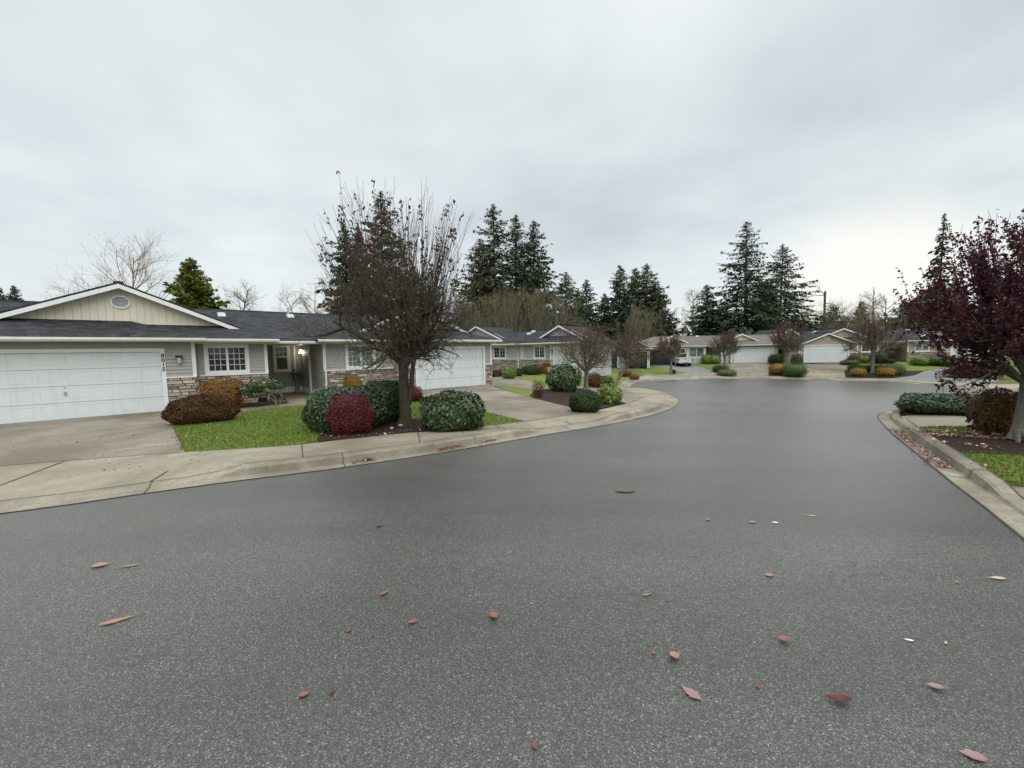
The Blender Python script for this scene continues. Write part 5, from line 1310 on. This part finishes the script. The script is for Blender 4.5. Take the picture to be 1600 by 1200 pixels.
    for (u, v, kind) in vents:
        z = we+ms*(v-ve); vb_ = MB()
        if kind == 'box': vb_.prism([(u-.15, v-.16, z-.05), (u+.15, v-.16, z-.05), (u+.13, v-.14, z+.10), (u-.13, v-.14, z+.10)], (0, .34, .05)); vb_.build('roof_vent', M['white'], root)
        elif kind == 'dark': vb_.prism([(u-.15, v-.16, z-.05), (u+.15, v-.16, z-.05), (u+.13, v-.10, z+.13), (u-.13, v-.10, z+.13)], (0, .34, .05)); vb_.build('roof_vent', M['black'], root)
        else: vb_.tube([(u, v, z-.1), (u, v, z+.34)], .045, 8); vb_.build('vent_pipe', M['siding_light'], root)
    return root

grey = dict(siding='siding', gable='cream', roof='shingle', roof_x='shingle_x')
hl = HL(4.97, 0); hl.z = HO.z
near = duplex('duplex_house', 'near grey duplex numbered 8015 with two white garage doors, cream gables and stone base', hl, HA, grey, [
    dict(s=-1, j=4.0, g0=4.97, g1=9.72, w0=1.62, windows=[(3.62, 2.36, 1.33, 2.30, 3, 4, 'glass')], gable=(5.94, 3.9, 4.62), pier=.8),
    dict(s=1, j=3.95, g0=4.97, g1=9.15, w0=.56, windows=[(1.62, 2.86, 1.33, 2.30, 3, 4, 'glass_pale')], gable=(5.75, 3.55, 4.52), pier=.62, spout=.62)],
    (15.5, 10.25), seed=3, vents=[(-2.75, 3.7, 'box'), (.1, 3.9, 'box'), (.12, 4.35, 'pipe'), (1.35, 1.6, 'dark'), (4.2, 4.3, 'box')])
# recessed entry: dark sash window, lit lamp, the clad bay by the door
window(near, -.66, -.10, 1.18, 2.36, 3.985, 3, 2, 'glass', single=True)
bay = MB(); lap(bay, (.50, 2.4), (.62, 2.4), .30, 2.40); lap(bay, (.50, 3.98), (.50, 2.4), .30, 2.40); bay.box(.505, .62, 2.41, 3.97, 0, 2.40)
bay.build('siding', M['siding'], near)
bt = MB(); bt.box(.47, .56, 2.36, 2.42, -.05, .30); bt.box(.52, .56, .42, 2.36, -.05, .30); bt.box(.47, .51, 2.42, 3.94, -.05, .30); bt.box(.465, .585, 2.375, 2.40, .302, 2.40); bt.box(.465, .49, 2.40, 2.49, .302, 2.40); bt.build('base_board', M['white'], near)
dt = MB(); dt.box(.16, .24, 3.93, 3.985, .3, 2.40); dt.build('corner_trim', M['white'], near)
b = MB(); b.box(.43, .485, 3.42, 3.52, 2.02, 2.20); b.box(.33, .485, 3.37, 3.57, 2.19, 2.22); lamp = b.build('wall_lamp', M['black'], near)
g = MB(); g.tube([(.40, 3.47, 2.185), (.40, 3.47, 2.0)], [.05, .10], 10); g.build('lamp_glass', M['lamp_lit'], lamp)
st = MB(); st.box(-1.6, .35, 3.2, 3.94, -.12, .05); st.build('porch_step', M['concrete'], near)
fv = MB(); fv.box(-2.05, -1.72, .30, .345, .03, .22); fo = fv.build('foundation_vent', M['black'], near)
# house number up the door trim
for ch, z in zip('8015', (1.93, 1.77, 1.61, 1.45)):
    cu = bpy.data.curves.new('house_number', 'FONT'); cu.body = ch; cu.size = .19; cu.extrude = .006; cu.align_x = 'CENTER'; cu.offset = .004
    tmp = bpy.data.objects.new('tmp', cu); C.objects.link(tmp); dg = bpy.context.evaluated_depsgraph_get()
    me = bpy.data.meshes.new_from_object(tmp.evaluated_get(dg)); bpy.data.objects.remove(tmp); me.materials.clear(); me.materials.append(M['black']); me.name = 'house_number'
    o = bpy.data.objects.new('house_number', me); link(o, near); o.location = (-4.91, -.058, z); o.rotation_euler = (math.pi/2, 0, 0)

# pale duplex beyond, turned toward the lane
pale = dict(siding='siding_light', gable='pink_gable', roof='shingle', roof_x='shingle_x')
c3 = at(812, 36.0, .12)
duplex('duplex_house', 'pale grey duplex with slate roof and pinkish gables beyond the second driveway', c3, math.radians(-36), pale, [
    dict(s=-1, j=3.9, g0=4.4, g1=8.6, w0=.04, windows=[(3.15, 1.85, 1.33, 2.30, 2, 3, 'glass')], gable=(6.0, 3.8, 4.5), spout=.4, vent=False),
    dict(s=1, j=3.1, g0=3.5, g1=5.5, w0=.04, pier=.2, windows=[(1.32, 2.32, 1.33, 2.30, 2, 3, 'glass')], gable=(3.25, 2.6, 4.15), gs=.52, vent=False)],
    (10.5, 6.0), ridge_v=3.9, seed=5, vents=[(-.9, 3.6, 'box'), (-1.0, 3.0, 'box'), (-1.3, 1.6, 'box'), (2.0, 4.2, 'box')])
c4 = at(958, 55.0, .1)
duplex('duplex_house', 'slate blue duplex mostly hidden behind the bare mossy plum trees', c4, math.radians(-10), dict(siding='siding_blue', gable='siding_blue', roof='shingle', roof_x='shingle_x', stone=False), [
    dict(s=-1, j=3.0, g0=3.6, g1=7.4, w0=.95, windows=[(2.6, 1.5, 1.3, 2.3, 2, 3, 'glass')], gable=(5.7, 1.9, 4.1), gs=.5, vent=False),
    dict(s=1, j=1.7, g0=2.0, g1=4.4, w0=.6, pier=.3, windows=[], gable=(3.4, 1.5, 3.7), gs=.55, gbase=2.8, vent=False, open=True)],
    (8.6, 5.0), ridge_v=3.9, seed=6)
tan = dict(siding='siding_light', gable='cream', roof='shingle_tan', roof_x='shingle_tan_x', stone=False)
c5 = at(1113, 58.0, .1)
duplex('duplex_house', 'long tan roofed duplex with cream gables and an open dark garage', c5, math.radians(-7), tan, [
    dict(s=-1, j=3.3, g0=3.7, g1=8.6, w0=.75, windows=[(3.0, 1.0, 1.0, 2.3, 1, 1, 'glass_pale')], gable=(5.2, 3.0, 4.15), vent=False, open=True, lamp=False),
    dict(s=1, j=2.5, g0=3.1, g1=8.0, w0=1.35, windows=[], gable=(4.4, 3.2, 4.25), vent=False)],
    (11.5, 15.5), seed=7, vents=[(-.7, 4.4, 'box'), (10.6, 4.4, 'box'), (11.2, 4.5, 'box')])
beige = dict(siding='siding_tan', gable='tan_gable', siding_gable='siding_tan', roof='shingle', roof_x='shingle_x')
c6 = at(1404, 49.5, .1)
duplex('duplex_house', 'beige duplex with slate roof and round vent in the gable above its garage', c6, math.radians(-14), beige, [
    dict(s=-1, j=4.2, g0=5.2, g1=9.9, w0=1.3, windows=[(3.6, 2.0, 1.33, 2.30, 2, 3, 'glass')], gable=(5.2, 3.3, 4.35), flush=(7.5, 2.75, 3.75), vent=False),
    dict(s=1, j=4.2, g0=5.2, g1=9.9, w0=1.1, windows=[(1.9, 3.2, 1.33, 2.30, 1, 1, 'glass_pale')], gable=(5.6, 3.6, 4.4), vent=False)],
    (10.9, 10.9), seed=8, vents=[(-4.2, 4.5, 'box'), (-1.2, 4.3, 'box'), (3.2, 4.2, 'box')])
c7 = at(1262, 62.0, .1)
duplex('duplex_house', 'dark slate gabled house end showing between the tan roofed and beige duplexes', c7, math.radians(20), dict(siding='siding_blue', gable='siding_blue', roof='shingle', roof_x='shingle_x', stone=False), [
    dict(s=-1, j=2.4, g0=2.9, g1=5.2, w0=.95, windows=[], gable=(2.2, 2.2, 4.55), vent=False),
    dict(s=1, j=2.4, g0=2.9, g1=5.2, w0=.95, windows=[], gable=(3.2, 2.0, 4.3), vent=False)], (6.4, 6.4), seed=9)
# ------------------------------------------------------------------ vehicles
def wheel(root, x, y, r=.39, wd=.26):
    s = 1 if x > 0 else -1
    b = MB(); n = 20; prof = [(-wd/2, r*.70), (-wd/2, r*.93), (-wd/2+.03, r), (wd/2-.03, r), (wd/2, r*.93), (wd/2, r*.70)]
    V = []; F = []
    for i in range(n):
        a = 2*math.pi*i/n
        for (q, rr_) in prof: V.append((x+q, y+math.cos(a)*rr_, r+math.sin(a)*rr_))
    k = len(prof)
    for i in range(n):
        for j in range(k-1): F.append((i*k+j, i*k+j+1, ((i+1)%n)*k+j+1, ((i+1)%n)*k+j))
    b.add(V, F); w_ = b.build('wheel', M['tyre'], root, True)
    c = MB(); c.tube([(x-s*.02, y, r), (x+s*wd*.40, y, r)], [r*.70, r*.68], 20); 
    for i in range(6):
        a = 2*math.pi*i/6; c.tube([(x+s*wd*.42, y, r), (x+s*wd*.44, y+math.cos(a)*r*.6, r+math.sin(a)*r*.6)], [.06, .035], 5)
    c.build('rim', M['rim'], w_)
def loft_body(b, secs):
    n = len(secs[0]); V = [p for s in secs for p in s]; F = []
    for i in range(len(secs)-1):
        for j in range(n): F.append((i*n+j, i*n+(j+1) % n, (i+1)*n+(j+1) % n, (i+1)*n+j))
    F += [tuple(range(n-1, -1, -1)), tuple(range((len(secs)-1)*n, len(secs)*n))]; b.add(V, F)
def sect(y, w, z0, z1, tuck=.06, r=.08):
    return [(-w+tuck, y, z0), (w-tuck, y, z0), (w, y, z0+(z1-z0)*.35), (w-.01, y, z1-r), (w-r, y, z1), (-w+r, y, z1), (-w+.01, y, z1-r), (-w, y, z0+(z1-z0)*.35)]
def pickup(label, loc, rz, scale=1.0):
    t = thing('pickup_truck', label, 'pickup truck', loc, rz, None, scale)
    # +y is the nose, y=0 at the tailgate
    b = MB(); W = .97
    loft_body(b, [sect(1.95, W, .52, 1.14), sect(3.2, W, .50, 1.14), sect(4.1, W, .50, 1.13), sect(4.6, W*.99, .50, 1.12), sect(5.3, W*.95, .50, 1.06), sect(5.6, W*.85, .56, .92)])
    b.box(-W, -W+.10, .06, 1.95, .60, 1.16); b.box(W-.10, W, .06, 1.95, .60, 1.16); b.box(-W+.1, W-.1, .06, 1.95, .60, .66)
    for s_ in (-1, 1):      # wheel arch lips
        for yc in (1.15, 4.65):
            b.tube([(s_*(W+.01), yc+math.cos(a)*.48, .40+math.sin(a)*.50) for a in np.linspace(.15, math.pi-.15, 9)], .045, 5)
    b.build('body', M['paint_truck'], t)
    c = MB(); loft_body(c, [sect(1.98, .84, 1.14, 1.76, -.08, .10), sect(2.35, .80, 1.14, 1.88, -.10, .12), sect(3.3, .79, 1.14, 1.87, -.10, .12), sect(4.05, .70, 1.13, 1.22, -.15, .04)])
    c.build('cab', M['paint_truck'], t)
    g = MB(); g.box(-.70, .70, 1.955, 2.0, 1.26, 1.70)
    for s_ in (-1, 1): g.prism([(s_*.895, 2.2, 1.22), (s_*.885, 3.6, 1.22), (s_*.80, 3.2, 1.74), (s_*.80, 2.3, 1.74)], (s_*.02, 0, 0))
    g.build('window_glass', M['glass'], t)
    tg = MB(); tg.box(-.80, .80, 0, .06, .62, 1.17); tg.box(-.70, .70, -.012, 0, .70, .95); tg.box(-.80, .80, -.03, .0, 1.13, 1.18)
    gate = tg.build('tailgate', M['paint_truck'], t)
    h = MB(); h.box(-.12, .12, -.03, -.0, 1.0, 1.07); h.build('handle', M['black'], gate)
    bp = MB(); bp.prism([(-.96, .05, .44), (-.96, -.14, .46), (-.90, -.20, .50), (.90, -.20, .50), (.96, -.14, .46), (.96, .05, .44)], (0, 0, .15)); bp.build('bumper', M['rim'], t)
    pl = MB(); pl.box(-.16, .16, -.215, -.20, .50, .58); pl.build('licence_plate', M['black'], t)
    for s_ in (-1, 1):
        l = MB(); x0, x1 = sorted((s_*.86, s_*.975)); l.box(x0, x1, -.02, .08, .78, 1.08); l.build('taillight', M['lens_red'], t)
        m_ = MB(); m_.box(*sorted((s_*.95, s_*1.15)), 3.55, 3.65, 1.18, 1.38); m_.build('mirror', M['black'], t)
    un = MB(); un.box(-.85, .85, .25, 5.3, .34, .60); un.build('chassis', M['black'], t)
    for x in (-.84, .84):
        for y in (1.15, 4.65): wheel(t, x, y)
    return t
def small_car(label, loc, rz):
    t = thing('parked_car', label, 'car', loc, rz)
    b = MB(); W = .86
    loft_body(b, [sect(0, W*.9, .42, .82), sect(.25, W, .32, .95), sect(1.2, W, .28, .96), sect(3.2, W, .28, .94), sect(4.1, W*.96, .30, .80), sect(4.35, W*.85, .38, .66)]); b.build('body', M['bluecar'], t)
    c = MB(); loft_body(c, [sect(.35, .72, .94, 1.0, -.08, .03), sect(.95, .66, .94, 1.42, -.14, .08), sect(2.1, .66, .94, 1.44, -.14, .08), sect(3.1, .70, .92, .97, -.1, .03)]); c.build('cabin', M['bluecar'], t)
    g = MB(); g.prism([(-.60, .42, 1.03), (.60, .42, 1.03), (.54, .88, 1.38), (-.54, .88, 1.38)], (0, -.03, .02)); g.build('rear_window', M['glass'], t)
    for s_ in (-1, 1):
        l = MB(); l.box(*sorted((s_*.5, s_*.80)), -.03, .06, .68, .82); l.build('taillight', M['lens_red'], t)
    bp = MB(); bp.box(-.78, .78, -.06, .1, .38, .56); bp.build('bumper', M['rim'], t)
    for x in (-.76, .76):
        for y in (.8, 3.45): wheel(t, x, y, .31, .2)
    return t
pk = P(1071, 573, .16); dk = depth(pk)
pickup('silver pickup truck with tailgate toward us on the lane by the tan roofed house', pk, -math.radians(6), 1.0)
ck = P(1030, 564.5, .16)
small_car('dark car with its tail lights showing parked at the open dark garage', ck, -math.radians(14))

# ------------------------------------------------------------------ small things
# planter box and sign box by the pale house
b = P(771, 588.5, .16); q = mpp(b); pb = MB(); w_ = 12*q/2; h_ = 9*q
pb.prism([(-w_, -.25, 0), (w_, -.25, 0), (w_*1.08, -.28, h_), (-w_*1.08, -.28, h_)], (0, .5, 0))
pb.box(-w_*1.14, w_*1.14, -.32, .28, h_, h_+.05)
o = pb.build('planter_box', plain('dark_planter', (.025, .026, .028), .6), None, loc=b); o.rotation_euler = (0, 0, math.radians(-36)); tag(o, 'black planter box on the path at the corner of the pale house', 'planter')
b = P(860, 584, .16); q = mpp(b); pb = MB(); w_ = 5.5*q; h_ = 9.5*q; pb.box(-w_, w_, -.3, .3, 0, h_); pb.box(-w_*1.08, w_*1.08, -.34, .34, h_, h_+.06); pb.box(-w_*.9, w_*.9, -.312, -.3, h_*.1, h_*.9)
o = pb.build('utility_box', M['cream'], None, loc=b); tag(o, 'cream utility box beside the round rhododendron and orange hedge end', 'utility box')
# pedestal urn in the recessed entry
pw = near.matrix_world if False else None
uo = HL(4.97+.10, 3.3); uo.z = HO.z+.05
t = thing('planter_urn', 'weathered stone pedestal with a leggy grey plant in the recessed entry', 'planter', uo)
b = MB(); prof = [(.16, 0), (.16, .06), (.10, .12), (.085, .5), (.12, .56), (.20, .70), (.22, .74), (.19, .74)]
b.tube([(0, 0, z) for r_, z in prof], [r_ for r_, z in prof], 14); b.build('pedestal', M['clay'], t, True)
me = shrub_mesh(401, .55, .5, .45, 'leaf_juniper', .10, 220, 2.2, core=False, shell=.8, lump=.15); o = obj_from('plant', me, t); o.location = (0, 0, .72)
# pale stones in the bed under the large plum
rng = random.Random(4)
for (x, y, sz, lab) in ((626, 666, .055, 'pale round stone at the foot of the large plum trunk'), (612, 670, .045, 'second smaller pale stone left of the round one in the mulch'), (602, 679, .04, 'small white stone by the sidewalk edge of the mulch bed')):
    b = P(x, y, .175); pm = bmesh.new(); bmesh.ops.create_icosphere(pm, subdivisions=2, radius=sz)
    for v in pm.verts: v.co *= rng.uniform(.86, 1.1); v.co.z *= .65
    me = bpy.data.meshes.new('stone'); pm.to_mesh(me); pm.free(); me.materials.append(M['siding_light']); o = obj_from('stone', me, None, b+Vector((0, 0, sz*.4))); tag(o, lab, 'stone')

# fallen leaves lying singly on the road
LM = {k: plain('leaf_'+k, c, .55, 0, .4) for k, c in dict(tan=(.30, .19, .13), rust=(.21, .085, .055), red=(.17, .05, .045), mauve=(.26, .155, .155), maroon=(.085, .014, .012), straw=(.45, .38, .24), white=(.68, .66, .58), orange=(.32, .17, .10)).items()}
def leaf(x, y, px, kind, ang, label, asp=.5, curl=.25):
    p = P(x, y, .004); L = px*mpp(p)*1.05; n = 8; V = []; F = []
    rnd = random.Random(int(x*7+y))
    for i in range(n+1):
        t = i/n; wdt = L*asp*.5*math.sin(math.pi*min(t**.8, 1))*(1+rnd.uniform(-.12, .12))+.0008; z = .004+curl*L*.22*(2*t-1)**2
        for s_ in (-1, 0, 1): V.append((L*(t-.5), s_*wdt, z+abs(s_)*wdt*.45*curl*2+.0))
    for i in range(n):
        for j in range(2): F.append((i*3+j, i*3+j+1, (i+1)*3+j+1, (i+1)*3+j))
    b = MB(); b.add(V, F); b.tube([(L*.5, 0, .004+curl*L*.22), (L*.72, L*.05, .008)], L*.012, 4)
    o = b.build('leaf', LM[kind], None, True, p); o.rotation_euler = (0, 0, ang); tag(o, label, 'leaf', 'single leaves fallen on the road')
LV = [
 (157,884,22,'tan',.3,'broad pinkish tan leaf, left of a thin sliver leaf on the road',.6,.3),
 (205,884,28,'tan',.25,'thin pinkish sliver leaf beside the broad tan one',.16,.1),
 (183,970,42,'orange',.55,'long narrow tan leaf with a stalk on the near left asphalt',.24,.1),
 (593,822,10,'red',.8,'tiny red leaf well up the left side of the road',.7,.6),
 (600,928,16,'rust',.9,'small rusty curled leaf alone in mid left road',.4,.5),
 (545,985,12,'red',1.6,'faint dark red leaf low left of the paler one',.5,.2),
 (645,972,14,'rust',.2,'small flat brown red leaf between the curled rusty leaf and the big brown one',.6,.2),
 (771,964,18,'rust',2.2,'crumpled red brown leaf near the middle of the road',.8,.7),
 (475,1086,16,'rust',.4,'reddish leaf low on the left asphalt',.6,.3),
 (519,1083,12,'maroon',1.1,'dark maroon scrap right of the low reddish leaf',.4,.4),
 (835,1165,15,'red',1.7,'red leaf nearest the bottom edge of the road',.5,.4),
 (1053,1027,16,'orange',2.0,'crumpled orange brown leaf, brightest in mid road',.9,.8),
 (1021,1020,10,'rust',1.4,'small faint rust scrap left of the crumpled orange leaf',.5,.3),
 (1080,1084,30,'mauve',2.2,'large flat mauve leaf with toothed edge',.5,.15),
 (1224,1002,16,'rust',2.5,'folded brown leaf upright on the right road',.8,.8),
 (1185,1073,9,'red',1.0,'tiny dark red scrap right of the flat mauve leaf',.7,.3),
 (1310,1096,36,'maroon',2.95,'long dark maroon curled leaf with pale lit edge',.36,.8),
 (1461,1075,22,'mauve',2.8,'small folded mauve leaf on the near right',.5,.6),
 (1520,1183,32,'mauve',2.7,'mauve leaf at the lower right corner of the road',.5,.4),
 (1202,899,13,'orange',.1,'pale orange oval leaf in the right middle road',.7,.2),
 (1558,904,22,'straw',3.0,'straw yellow leaf lying by the right gutter',.35,.2),
 (1495,910,9,'tan',.4,'faint tan leaf left of the straw yellow one',.4,.2),
 (1420,1001,12,'white',2.8,'small whitish leaf scrap on the right road',.35,.3),
 (1478,1005,8,'straw',.6,'tiny straw flake right of the whitish scrap',.4,.2),
 (1267,806,15,'straw',2.8,'thin straw coloured sliver far up the right road',.18,.1),
 (1010,930,15,'tan',.3,'thin twisted tan leaf in the middle of the road',.22,.4),
 (1176,816,11,'tan',.1,'pale tan oval leaf far up the road, left of two pale flakes',.6,.2),
 (1211,817,9,'white',2.9,'white flake right of the pale tan oval leaf',.5,.2),
 (1106,812,9,'mauve',.6,'faint mauve leaf far up in mid road',.5,.2),
]
for l in LV: leaf(*l)

# litter: gutters, beds, lawns
def litter(polys, n_, seed, size, off, name='fallen_leaves', mat='litter', sd=.0):
    rng = np.random.default_rng(seed); P_ = []
    for (pts, q) in polys:
        for _ in range(int(n_*q)):
            i = rng.integers(0, len(pts)-1); t = rng.random(); x = pts[i][0]*(1-t)+pts[i+1][0]*t; y = pts[i][1]*(1-t)+pts[i+1][1]*t
            p = P(x, y, off); P_.append((p.x+rng.normal(0, sd), p.y+rng.normal(0, sd), 0))
    p = np.array(P_); p[:, 2] = hgt(p[:, 0], p[:, 1])+off+.006+rng.random(len(p))*.02
    nn = np.stack([rng.normal(0, .35, len(p)), rng.normal(0, .35, len(p)), np.ones(len(p))], -1)
    V, F = leaf_quads(rng, p, nn, rng.uniform(.6, 1.2, len(p))*size, .6)
    o = obj_from(name, np_mesh(name, V, F, M[mat], rng.random(len(F)))); o['kind'] = 'stuff'; return o
litter([([(1400,672),(1410,681),(1430,695),(1452,712),(1478,731)], 1)], 300, 1, .055, .012, sd=.05)
litter([([(1400,672),(1430,697),(1478,733)], 1)], 130, 11, .06, .012, mat='leaf_plum_bright', sd=.09)
litter([([(553,723),(575,719.5),(582,718)], .3), ([(686,704),(705,700),(722,697)], .5), ([(755,691),(775,688)], .2)], 160, 2, .055, .012, mat='leaf_plum_bright', sd=.04)
litter([([(690,703),(720,697.5)], .5), ([(560,721),(600,715)], .3)], 40, 12, .05, .012, sd=.05)
litter([([(1430,672),(1470,674),(1540,677),(1590,680)], .6), ([(1440,679),(1500,682),(1580,686)], .4), ([(1450,690),(1560,700)], .1)], 460, 3, .07, .178, sd=.10)
litter([([(505,684),(560,682),(600,680),(640,672),(700,668)], .6), ([(505,680),(520,672)], .2)], 170, 4, .05, .180, sd=.10)
litter([([(270,668),(278,685),(288,704)], 1)], 70, 5, .05, .165, mat='leaf_plum_bright', sd=.05)
litter([([(300,690),(480,668)], .5), ([(330,665),(480,645)], .5)], 260, 6, .05, .195, mat='leaf_maroon', sd=.7)
litter([([(300,690),(480,668)], .5), ([(330,665),(480,645)], .5)], 170, 16, .045, .195, sd=.7)
litter([([(1490,722),(1590,740)], 1)], 26, 7, .05, .195, sd=.25)
litter([([(40,690),(230,690)], .4), ([(60,740),(420,706)], .4), ([(600,690),(900,650)], .3)], 40, 8, .05, .168, mat='leaf_maroon', sd=.4)
